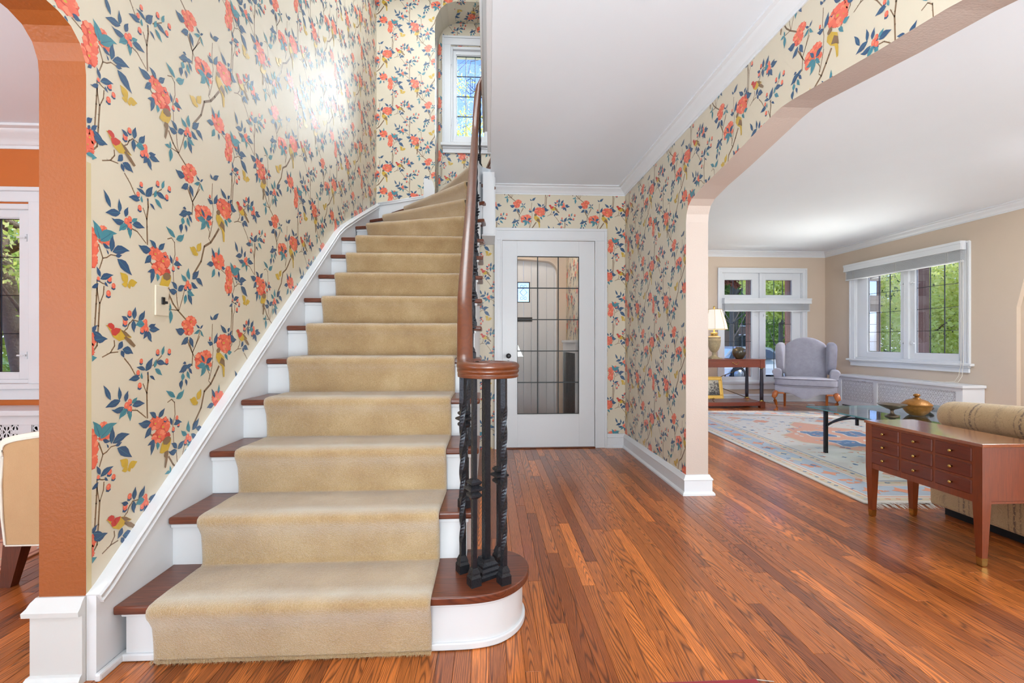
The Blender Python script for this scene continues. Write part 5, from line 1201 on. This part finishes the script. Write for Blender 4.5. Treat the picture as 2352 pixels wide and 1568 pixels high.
# ================= RUGS =================
IVORY=fabric('rug_ivory_wool',c(196,190,180),c(222,216,206),260); RSAL=fabric('rug_salmon_wool',c(204,140,110),c(222,164,134),260); RBLUE=fabric('rug_blue_wool',c(52,96,140),c(80,122,162),260)
RLB=fabric('rug_pale_blue_wool',c(150,164,178),c(176,186,196),260); RTAN=fabric('rug_tan_wool',c(196,178,146),c(214,198,168),260); RCOR=fabric('rug_coral_wool',c(206,128,92),c(220,148,112),260); RRED=fabric('rug_red_wool',c(138,26,36),c(160,40,48),260)
def build_rug():
    W,L=2.70,3.85; rg=random.Random(21)
    T=MB().box(-W/2,W/2,-L/2,L/2,0,.011,0,.004)
    def poly(pts,mi,lay=1):
        lay+=rg.random()*.8 if lay==3 or lay==7 else 0; T.add([(x,y,.011+.0003*lay) for x,y in pts],[tuple(range(len(pts)))],mi)
    def frame(d,w,mi,lay=1):
        a,b=W/2-d,L/2-d
        for q in ([(-a,-b),(a,-b),(a,-b+w),(-a,-b+w)],[(-a,b-w),(a,b-w),(a,b),(-a,b)],[(-a,-b+w),(-a+w,-b+w),(-a+w,b-w),(-a,b-w)],[(a-w,-b+w),(a,-b+w),(a,b-w),(a-w,b-w)]): poly(q,mi,lay)
    frame(.03,.05,4); frame(.10,.012,5); frame(.13,.20,3,1); frame(.345,.012,1); frame(.37,.06,4); frame(.445,.01,2)
    def motif(x,y,s,mi,kind):
        if kind==0: pts=[(0,1),(.35,.35),(1,0),(.35,-.35),(0,-1),(-.35,-.35),(-1,0),(-.35,.35)]
        elif kind==1: pts=[(-1,-.3),(-.4,-.6),(.2,-.5),(1,-.1),(.7,.4),(.1,.3),(-.3,.7),(-.8,.4)]
        elif kind==2: pts=[(-1,-.12),(0,-.2),(1,-.5),(1,-.25),(.1,.1),(-.2,.5),(-.45,.4),(-.3,.08)]
        else: pts=[(-.7,-.7),(.7,-.7),(.7,-.3),(.3,0),(.7,.3),(.7,.7),(-.7,.7),(-.7,.3),(-.3,0),(-.7,-.3)]
        a=rg.choice((0,PI/2,PI,-PI/2))+rg.uniform(-.2,.2)
        poly([(x+s*(px*math.cos(a)-py*math.sin(a)),y+s*(px*math.sin(a)+py*math.cos(a))) for px,py in pts],mi,3)
    # main border motifs
    def along(d,step,f):
        a,b=W/2-d,L/2-d
        for s_ in (-1,1):
            t=-a
            while t<=a: f(t,s_*b); t+=step
            t=-b+step
            while t<=b-step: f(s_*a,t); t+=step
    def mb_(x,y):
        motif(x,y,.075,rg.choice((5,5,4)),0 if rg.random()<.5 else 3); motif(x+rg.uniform(-.02,.02),y+rg.uniform(-.02,.02),.04,rg.choice((2,2,3,6)),0)
        for _ in range(3): motif(x+rg.uniform(-.11,.11),y+rg.uniform(-.08,.08),rg.uniform(.016,.035),rg.choice((2,5,5,3)),rg.randrange(4))
    along(.23,.21,mb_)
    along(.06,.07,lambda x,y: motif(x,y,.02,rg.choice((5,2,3)),rg.randrange(3))); along(.40,.08,lambda x,y: motif(x,y,.022,rg.choice((5,2,5)),rg.randrange(3)))
    # field
    for _ in range(420):
        x,y=rg.uniform(-W/2+.5,W/2-.5),rg.uniform(-L/2+.5,L/2-.5); motif(x,y,rg.uniform(.012,.038),rg.choice((3,3,5,5,2,4,1)),rg.randrange(4))
    for (x,y,sx,sy,mi) in ((0,0,.62,.98,1),):
        pts=[(0,1),(.28,.80),(.30,.66),(.62,.52),(.66,.34),(1,.18),(1,-.18),(.66,-.34),(.62,-.52),(.30,-.66),(.28,-.80),(0,-1)]; pts+= [(-a,b) for a,b in pts[1:-1]][::-1]
        poly([(x+a*sx*1.05,y+b*sy*1.04) for a,b in pts],4,3.5); poly([(x+a*sx,y+b*sy) for a,b in pts],mi,4)
    for sx in (-1,1):
        for sy in (-1,1):
            x,y=sx*.20,sy*.235
            e=[(-.15,-.12),(-.10,-.165),(.0,-.13),(.11,-.165),(.15,-.10),(.12,0),(.15,.11),(.09,.165),(0,.13),(-.11,.16),(-.15,.10),(-.12,0)]
            poly([(x+a*1.12,y+b*1.10) for a,b in e],0,5); poly([(x+a*.95,y+b*.93) for a,b in e],2,6)
            for _ in range(6): 
                a,b=rg.uniform(-.08,.08),rg.uniform(-.10,.10); s=rg.uniform(.008,.018); poly([(x+a,y+b+s),(x+a+s*1.5,y+b),(x+a,y+b-s),(x+a-s*1.5,y+b)],rg.choice((3,5)),7)
    for _ in range(70):
        a=rg.uniform(0,2*PI); r=rg.uniform(.6,.92); x,y=r*.60*math.cos(a),r*.80*math.sin(a); s=rg.uniform(.012,.03); poly([(x,y+s),(x+s,y),(x,y-s),(x-s,y)],rg.choice((2,3,0,5)),7)
    for sx in(-1,1):
        for sy in (-1,1):
            for k in range(3):
                x,y=sx*(.62-.11*k),sy*(1.30-.13*k); poly([(x-.11,y),(x,y+.10),(x+.11,y),(x,y-.10)],(1,3,5)[k],4+k)
    R_=T.obj('patterned_rug',[IVORY,RSAL,RBLUE,RLB,RTAN,RCOR,RRED],fix=False)
    m=MB()
    for s_ in (-1,1):
        for i in range(330):
            x=-W/2+W*(i+.5)/330; l=rg.uniform(.055,.10); d=rg.uniform(-.022,.022); y=s_*L/2; w=.0028
            m.add([(x-w,y,.010),(x+w,y,.010),(x+w+d*.6,y+s_*l*.5,.010),(x-w+d*.6,y+s_*l*.5,.010),(x+w*.7+d,y+s_*l,.002),(x-w*.7+d,y+s_*l,.002)],[(0,1,2,3),(3,2,4,5)])
    o=m.obj('rug_fringe',IVORY,R_,fix=False); o['kind']='stuff'
    return R_
RG=build_rug(); RG.location=(3.86,4.66,0); RG.rotation_euler=(0,0,R(-3.0)); tag(RG,'ivory patterned rug with coral medallion and blue motifs under the coffee table','rug')
# red rug whose edge just enters the bottom of the picture
m=MB().box(-.6,.72,-1.0,0,0,.012,0,.004).obj('red_rug',RRED); m.location=(.10,1.357,0); tag(m,'dark red rug edge at the very bottom of the picture','rug')
m2=MB()
for i in range(60):
    y=-.99+i*.0167; m2.add([(.715,y,.010),(.715,y+.005,.010),(.775,y+.004,.001),(.775,y+.001,.001)],[(0,1,2,3)])
o=m2.obj('rug_fringe',IVORY,m,fix=False); o['kind']='stuff'
# dining rug
RD2=MB().box(-2.0,0,-2.0,0,0,.009,0,.003); rg=random.Random(4)
def q2(x0,y0,x1,y1,mi,l): RD2.add([(x0,y0,.009+.0003*l),(x1,y0,.009+.0003*l),(x1,y1,.009+.0003*l),(x0,y1,.009+.0003*l)],[(0,1,2,3)],mi)
q2(-.035,-2,-.02,-.02,2,1); q2(-2,-.035,-.02,-.02,2,1); q2(-.19,-2,-.17,-.17,2,1); q2(-2,-.19,-.17,-.17,2,1)
for i in range(500):
    x,y=rg.uniform(-1.2,-.03),rg.uniform(-1.2,-.03); s=rg.uniform(.01,.03); zz=.0100+.0000025*i; RD2.add([(x,y+s,zz),(x+s*.8,y,zz),(x,y-s,zz),(x-s*.8,y,zz)],[(3,2,1,0)],rg.choice((1,2,3,4,1)))
o=RD2.obj('dining_rug',[RSAL,RTAN,fabric('rug_rust_wool',c(150,70,50),c(170,88,60),260),RLB,IVORY]); o.location=(-2.215,2.505,0); tag(o,'faded rust and tan patterned rug in the dining room behind the cream chair','rug')
# ================= DINING CHAIR =================
DC=thing('dining_armchair','tan upholstered chair with cream piping and a dark tapered leg behind the orange pillar','chair',(-1.745,2.12,0))
def shell():
    m=MB(); pts=[(-.335,-.055),(-.20,-.075),(0,-.085),(.2,-.075),(.335,-.055)]
    return pts
m=MB(); top=[(-.330,.575),(-.332,.625),(-.29,.642),(-.24,.652),(-.12,.668),(0,.68),(.12,.668),(.24,.652),(.29,.642),(.332,.625),(.330,.575)]
top=chaik(top,2)
prof_=[(-.315,.180),(-.328,.30),(-.334,.45),(-.330,.58)]+top+[(.330,.58),(.334,.45),(.328,.30),(.315,.180)]
o=MB().prism(prof_,lambda u,v,w:(u,-.08-w+.09*0,v),.0,-.06).obj('backrest',CREAMF,DC); bevel(o,.012,3)
ins=[(x*.945,.195+(z-.195)*.955) for x,z in prof_]
o=MB().prism(ins,lambda u,v,w:(u,-.086-w*1.0,v),.0,-.02).obj('back_panel',TANF,DC); bevel(o,.004,2)
m=MB().tube([(x,-.088,z) for x,z in ins[:]],.004,5,closed=True); m.obj('piping',CREAMF,DC)
for s_ in (-1,1):
    o=MB().box(s_*.33-.03,s_*.33+.03,-.03,.46,.19,.60,0,.02).obj('armrest',TANF,DC)
MB().box(-.30,.30,-.02,.50,.22,.44,0,.03).obj('seat',TANF,DC)
for x,y in ((-.295,-.045),(.295,-.045),(-.30,.42),(.30,.42)):
    m=MB(); s_=-1 if x<0 else 1; m.add([(x-.042,y-.025,.19),(x+.042,y-.025,.19),(x+.042,y+.025,.19),(x-.042,y+.025,.19),(x+s_*.042-s_*.0-.0-(.0),y-.03,0)],[]) if False else None
    a,b=(x-.032,x+.050) if s_<0 else (x-.050,x+.032); a2,b2=(x-.034,x+.010) if s_<0 else (x-.010,x+.034)
    dy=-.02 if y<0 else .02
    m.add([(a,y-.025,.195),(b,y-.025,.195),(b,y+.025,.195),(a,y+.025,.195),(a2,y-.018+dy,0),(b2,y-.018+dy,0),(b2,y+.018+dy,0),(a2,y+.018+dy,0)],[(0,1,2,3),(7,6,5,4),(0,4,5,1),(1,5,6,2),(2,6,7,3),(3,7,4,0)])
    m.obj('leg',DLEG,DC)
# ================= OUTDOORS =================
GRASS=plain('lawn_grass',c(104,138,52),.9,0,.35,30,.6,200,.02); ROAD=plain('road_asphalt',c(150,150,152),.9,0,.1,3); WALK=plain('pale_pavement',c(200,196,188),.9,0,.05,3)
G=struct(MB().box(-60,80,8.3,19.0,-.85,-.75).obj('ground_front_lawn',GRASS)); struct(MB().box(-60,80,19.0,27,-.87,-.79).obj('ground_road',ROAD)); struct(MB().box(-60,80,27,90,-.85,-.72).obj('ground_far_lawn',GRASS))
struct(MB().box(6.6,80,-60,8.3,-.70,-.55).obj('ground_side_lawn',GRASS)); struct(MB().box(-60,-1.3,4.2,8.3,-.70,-.60).obj('ground_dining_lawn',GRASS))
struct(MB().box(-60,80,15.6,16.8,-.76,-.735).obj('ground_pavement',WALK))
BARK=plain('grey_bark',c(108,98,82),.9,0,.3,12,.8,40,.02); BIRCH=NT('birch_bark'); v=BIRCH.coord(scale=(2,2,14)); BIRCH.base(BIRCH.ramp(BIRCH.noise(v,2.2,3,.6),[(.40,c(60,52,48)),(.47,c(238,234,226)),(1,c(250,248,244))])); BIRCH.set(rough=.8); BIRCH=BIRCH.m
def leafm(name,a,b):
    s=NT(name); g=s.n('NewGeometry'); r=g.outputs['Random Per Island']; s.base(s.mix(r,a,b)); s.set(rough=.6,spec=.2)
    tl_=s.n('BsdfTranslucent'); s.t.links.new(s.mix(r,a,b),tl_.inputs[0]); mx=s.n('MixShader'); mx.inputs[0].default_value=.58; s.t.links.new(s.b.outputs[0],mx.inputs[1]); s.t.links.new(tl_.outputs[0],mx.inputs[2]); s.t.links.new(mx.outputs[0],s.o.inputs[0]); return s.m
LYG=leafm('yellow_green_leaves',c(224,230,108),c(255,248,168)); LGR=leafm('mid_green_leaves',c(150,184,74),c(220,230,124)); LRD=leafm('copper_leaves',c(134,66,56),c(206,126,98)); LDG=leafm('dark_green_leaves',c(52,84,32),c(104,140,60))
nprng=np.random.default_rng(5)
def leaves(name,mat,blobs,n,size,parent):
    tot=sum(b[3]*b[4]*b[5] for b in blobs)**1; V=[]
    for (x,y,z,rx,ry,rz_) in blobs:
        k=max(10,int(n*(rx*ry*rz_)/tot)); d=nprng.normal(size=(k,3)); d/=np.linalg.norm(d,axis=1)[:,None]; r=nprng.uniform(.55,1.0,size=(k,1))**.6
        P=d*r*np.array([rx,ry,rz_])+np.array([x,y,z]); P+=nprng.normal(scale=.08*max(rx,ry),size=(k,3))
        a=nprng.normal(size=(k,3)); a/=np.linalg.norm(a,axis=1)[:,None]; b=np.cross(a,nprng.normal(size=(k,3))); b/=np.linalg.norm(b,axis=1)[:,None]
        s=size*nprng.uniform(.6,1.3,size=(k,1)); V.append(np.stack([P-a*s,P+b*s*.5,P+a*s,P-b*s*.5],axis=1).reshape(-1,3))
    V=np.concatenate(V); m=len(V)//4; me=bpy.data.meshes.new(name); me.vertices.add(len(V)); me.vertices.foreach_set('co',V.astype(np.float32).ravel())
    me.loops.add(m*4); me.loops.foreach_set('vertex_index',np.arange(m*4,dtype=np.int32)); me.polygons.add(m); me.polygons.foreach_set('loop_start',np.arange(0,m*4,4,dtype=np.int32)); me.polygons.foreach_set('loop_total',np.full(m,4,dtype=np.int32)); me.update(calc_edges=True)
    me.materials.append(mat); o=bpy.data.objects.new(name,me); COL.objects.link(o); o.parent=parent; o['kind']='stuff'; return o
def tree(label,loc,h,trunk_r,mat,blobs,n,size,bark=None,bend=0,group=None,branches=True,seed=1):
    T=thing('tree',label,'tree',loc,0,group or 'trees outside the windows'); rg=random.Random(seed)
    m=MB(); P=[(bend*math.sin(t*2.2)*h*.08,bend*.5*t*h*.1,h*t) for t in [i/8 for i in range(9)]]
    m.tube(P,trunk_r,10,scales=[1.25,1,.95,.9,.8,.7,.55,.4,.2])
    if branches:
        for i in range(9):
            t=rg.uniform(.3,.85); b=Vector(P[int(t*8)]); a=rg.uniform(0,2*PI); L=h*rg.uniform(.2,.4); e=b+Vector((math.cos(a)*L,math.sin(a)*L,L*rg.uniform(.4,.9))); mid=b.lerp(e,.5)+Vector((0,0,-L*.06))
            m.tube([b,mid,e],trunk_r*.35,6,scales=[1,.7,.25])
    m.obj('trunk',bark or BARK,T)
    if n: leaves('foliage',mat,blobs,int(n*2.2),size*.52,T)
    return T
def crown_(w,h,z,seed,k=7):
    rg=random.Random(seed); return [(rg.uniform(-w,w)*.6,rg.uniform(-w,w)*.6,z+rg.uniform(-h,h)*.6,w*rg.uniform(.35,.6),w*rg.uniform(.35,.6),h*rg.uniform(.35,.55)) for _ in range(k)]
# beyond the side window
TR=[('tall yellow green tree seen through the left half of the side window',(15.5,15.5),LYG,3.3,3.0,3.2,9000,.15),
 ('broad yellow green tree seen through the right half of the side window',(16.5,12.2),LYG,3.0,3.0,3.0,9000,.15),
 ('bright green tree at the right edge of the side window',(20,14.0),LGR,3.6,3.2,3.6,8000,.18),
 ('low green bush mass left of the lawn outside the side window',(13.2,14.2),LGR,1.6,1.2,.3,4200,.10),
 ('dark green tree far behind the side window',(31,27),LDG,7,5.0,3.4,8000,.30),
 ('mid green tree far behind the side window',(34,21),LGR,7,5.0,3.2,8000,.30)]
for i,(lb,(x,y),mt,w_,h_,z_,n_,s_) in enumerate(TR): tree(lb,(x,y,-.6),z_+h_*.5,.11,mt,crown_(w_,h_,z_,i+1,9),n_,s_,seed=i,bend=.6)
tree('slender white birch trunk just outside the side window',(8.24,9.42,-.6),6.0,.075,LYG,[(0,0,5.2,1.2,1.2,.9)],900,.10,bark=BIRCH,branches=False)
# beyond the far window
tree('copper leaved tree behind the upper left pane of the far window',(13.4,24.5,-.7),7.2,.13,LRD,crown_(2.6,1.7,6.3,31,8),9000,.20,seed=31)
tree('bright yellow green tree behind the upper right pane of the far window',(11.9,18.0,-.75),5.0,.09,LYG,crown_(1.7,1.7,3.9,32,8),6000,.14,seed=32)
tree('green leafy tree behind the lower right panes of the far window',(19.5,28.5,-.7),6.0,.22,LGR,crown_(3.6,3.4,2.9,33,10),12000,.22,seed=33)
tree('dark evergreen behind the brick house across the road',(18.5,40,-.7),9.0,.3,LDG,crown_(5,5,6,34,8),7000,.35,seed=34)
tree('tall tree trunk beside the brick house across the road',(15.6,28.2,-.7),9.0,.26,LDG,crown_(3.0,1.6,7.5,35,6),4000,.22,seed=35)
# hedge leaves by the window on the front lawn
T=thing('iris_clump','clump of tall green blades on the grass below the far window','plant',(5.55,9.2,-.75)); m=MB(); rg=random.Random(8)
for i in range(26):
    x,y=rg.uniform(-.18,.18),rg.uniform(-.1,.1); h=rg.uniform(.7,1.15); dx=rg.uniform(-.12,.12); m.add([(x-.015,y,0),(x+.015,y,0),(x+dx*.4+.012,y,h*.6),(x+dx*.4-.012,y,h*.6),(x+dx,y,h)],[(0,1,2,3),(3,2,4)])
m.obj('blades',LGR,T,fix=False)['kind']='stuff'
# dining room window view
tree('forked grey tree trunk outside the dining room window',(-6.25,6.6,-.6),5.5,.15,LGR,[(0,0,3.2,1.6,1.4,.8),(-.8,.4,2.5,1.0,1.0,.4),(.6,.3,2.2,.9,.9,.4)],3000,.07,seed=41,bend=1.4)
tree('second bent tree trunk outside the dining room window',(-5.75,6.2,-.6),5.5,.11,LYG,[(0,0,3.0,1.2,1.2,.7)],1600,.07,seed=42,bend=-1.0)
tree('background green trees outside the dining room window',(-11.5,12.5,-.6),6,.2,LGR,crown_(3.5,3.4,3.0,43,10),12000,.16,seed=43)
tree('low sunlit hedge outside the dining room window',(-5.9,6.0,-.6),.6,.03,LYG,[(0,0,.75,.9,.5,.40),(-.9,.2,.7,.8,.5,.4),(.8,-.1,.7,.8,.5,.4)],3500,.05,seed=44,branches=False)
# stair window view: twigs against the sky
T=thing('tree','airy tree with sparse yellow green leaves against the blue sky outside the stair window','tree',(-.9,9.6,-.6)); m=MB(); rg=random.Random(12); tips=[]
m.tube([(2.1,0,0),(2.05,0,3),(2.0,.1,6),(1.9,.1,8)],.10,8,scales=[1.3,1,.6,.25])
for i in range(52):
    b=Vector((.25+rg.uniform(-.8,.9),.05,rg.uniform(3.8,7.6))); a=rg.uniform(0,2*PI); L=rg.uniform(.5,1.7); e=b+Vector((math.cos(a)*L,math.sin(a)*L*.7,L*rg.uniform(.1,.7))); mm=b.lerp(e,.5)+Vector((rg.uniform(-.1,.1),0,rg.uniform(-.15,.15)))
    m.tube([b,mm,e],.007,5,scales=[1,.6,.3])
    for j in range(4): t=rg.uniform(.4,1); s_=mm.lerp(e,t); f=s_+Vector((rg.uniform(-.3,.3),rg.uniform(-.3,.3),rg.uniform(-.05,.35))); m.tube([s_,f],.0025,4); tips.append(f)
m.obj('trunk',BARK,T)
leaves('foliage',leafm('spring_leaves',c(150,172,30),c(206,214,70)),[(p.x,p.y,p.z,.14,.14,.12) for p in tips]+[(.5,0,5.72,.9,.6,.42)],6500,.026,T)
# ---- brick house across the road
HS=thing('brick_house','dark red brick house with white framed windows across the road','house',(22.5,44,-.75))
hb=NT('house_brick'); hb.base(c(96,64,52)); hb.set(rough=.9); v=hb.coord(); b=hb.n('TexBrick'); hb.t.links.new(v,b.inputs[0]); b.inputs['Scale'].default_value=3; b.inputs['Color1'].default_value=c(104,66,54); b.inputs['Color2'].default_value=c(80,56,48); b.inputs['Mortar'].default_value=c(96,80,70); hb.t.links.new(b.outputs[0],hb.b.inputs[0])
MB().box(-6,6,0,7,0,5.4).obj('wall',hb.m,HS)
m=MB(); m.add([(-6.4,-.4,5.3),(6.4,-.4,5.3),(6.4,7.4,5.3),(-6.4,7.4,5.3),(-6.4,3.5,8.6),(6.4,3.5,8.6)],[(0,1,5,4),(2,3,4,5),(1,2,5),(3,0,4),(3,2,1,0)]); m.obj('roof',plain('dark_roof',c(70,66,66),.9),HS)
for z in (.9,3.3):
    for x in (-4.6,-2.2,.2,2.6,4.8):
        f=MB(); f.box(x-.6,x+.6,-.06,.02,z,z+1.6); F=f.obj('window',WHITE,HS)
        MB().box(x-.5,x-.04,-.09,-.05,z+.08,z+1.52).obj('pane',plain('dark_pane',c(40,44,50),.1) if 'dark_pane' not in MATS else MATS['dark_pane'],F); MB().box(x+.04,x+.5,-.09,-.05,z+.08,z+1.52).obj('pane',MATS['dark_pane'],F)
# ---- white SUV on the road
CARP_=plain('white_car_paint',c(232,236,240),.2,0,.02,2,0,1,1,coat=.8); TINT=plain('tinted_car_glass',c(50,66,82),.08,0,.1,3); TYRE=plain('tyre_rubber',c(34,34,36),.8)
CARO=thing('car','white car parked on the road seen through the far window','car',(12.6,21.0,-.79))
side=[(-2.15,.32),(-2.2,.62),(-2.12,.95),(-1.95,1.05),(-1.55,1.50),(-1.1,1.60),(.0,1.60),(.35,1.54),(.95,1.05),(1.75,.96),(2.1,.82),(2.2,.6),(2.16,.32)]
m=MB(); secs=[(-.86,.93),(-.90,1.0),(.90,1.0),(.86,.93)]; vs=[]
for y,s_ in secs:
    for x,z in side: vs.append((x*(s_*.5+.5),y*(1 if z<1.0 else .82),.32+(z-.32)*1.0 if z<1.1 else .32+(z-.32)*(s_*.2+.8)))
k=len(side); m.add(vs,[(i*k+q,i*k+(q+1)%k,(i+1)*k+(q+1)%k,(i+1)*k+q) for i in range(3) for q in range(k)]+[tuple(range(k-1,-1,-1)),tuple(3*k+q for q in range(k))]); o=m.obj('body',CARP_,CARO); bevel(o,.05,3)
m=MB()
for pl in ([(-1.72,1.06),(-1.45,1.44),(-.85,1.50),(-.85,1.04)],[(-.78,1.04),(-.78,1.50),(-.05,1.50),(-.05,1.02)],[(.02,1.02),(.02,1.50),(.28,1.44),(.82,1.04)]):
    for s_ in (-1,1): m.prism(pl,lambda u,v,w,s_=s_:(u,s_*(.905-(v-1.02)*.42+w),v),.012,-.01)
m.obj('side_window',TINT,CARO)
for x in (-1.30,1.38):
    for s_ in (-1,1):
        w1=MB(); k0=0; w1.lathe([(.20,-.11),(.34,-.11),(.355,-.06),(.355,.06),(.34,.11),(.20,.11)],n=28); w1.v=[(x+a,s_*.84+z,.345+b) for a,b,z in w1.v]; W=w1.obj('wheel',TYRE,CARO)
        h=MB(); h.lathe([(.03,.112),(.225,.112),(.235,.10),(.225,-.112),(.03,-.112)],n=24); 
        h.v=[(x+a,s_*.84+z*1.02,.345+b) for a,b,z in h.v]; h.obj('hubcap',plain('alloy_grey',c(170,174,178),.3,.6) if 'alloy_grey' not in MATS else MATS['alloy_grey'],W)
m=MB(); m.box(1.9,2.17,-.8,-.45,.62,.80,0,.03); m.box(1.9,2.17,.45,.8,.62,.80,0,.03); m.obj('headlight',TINT,CARO)
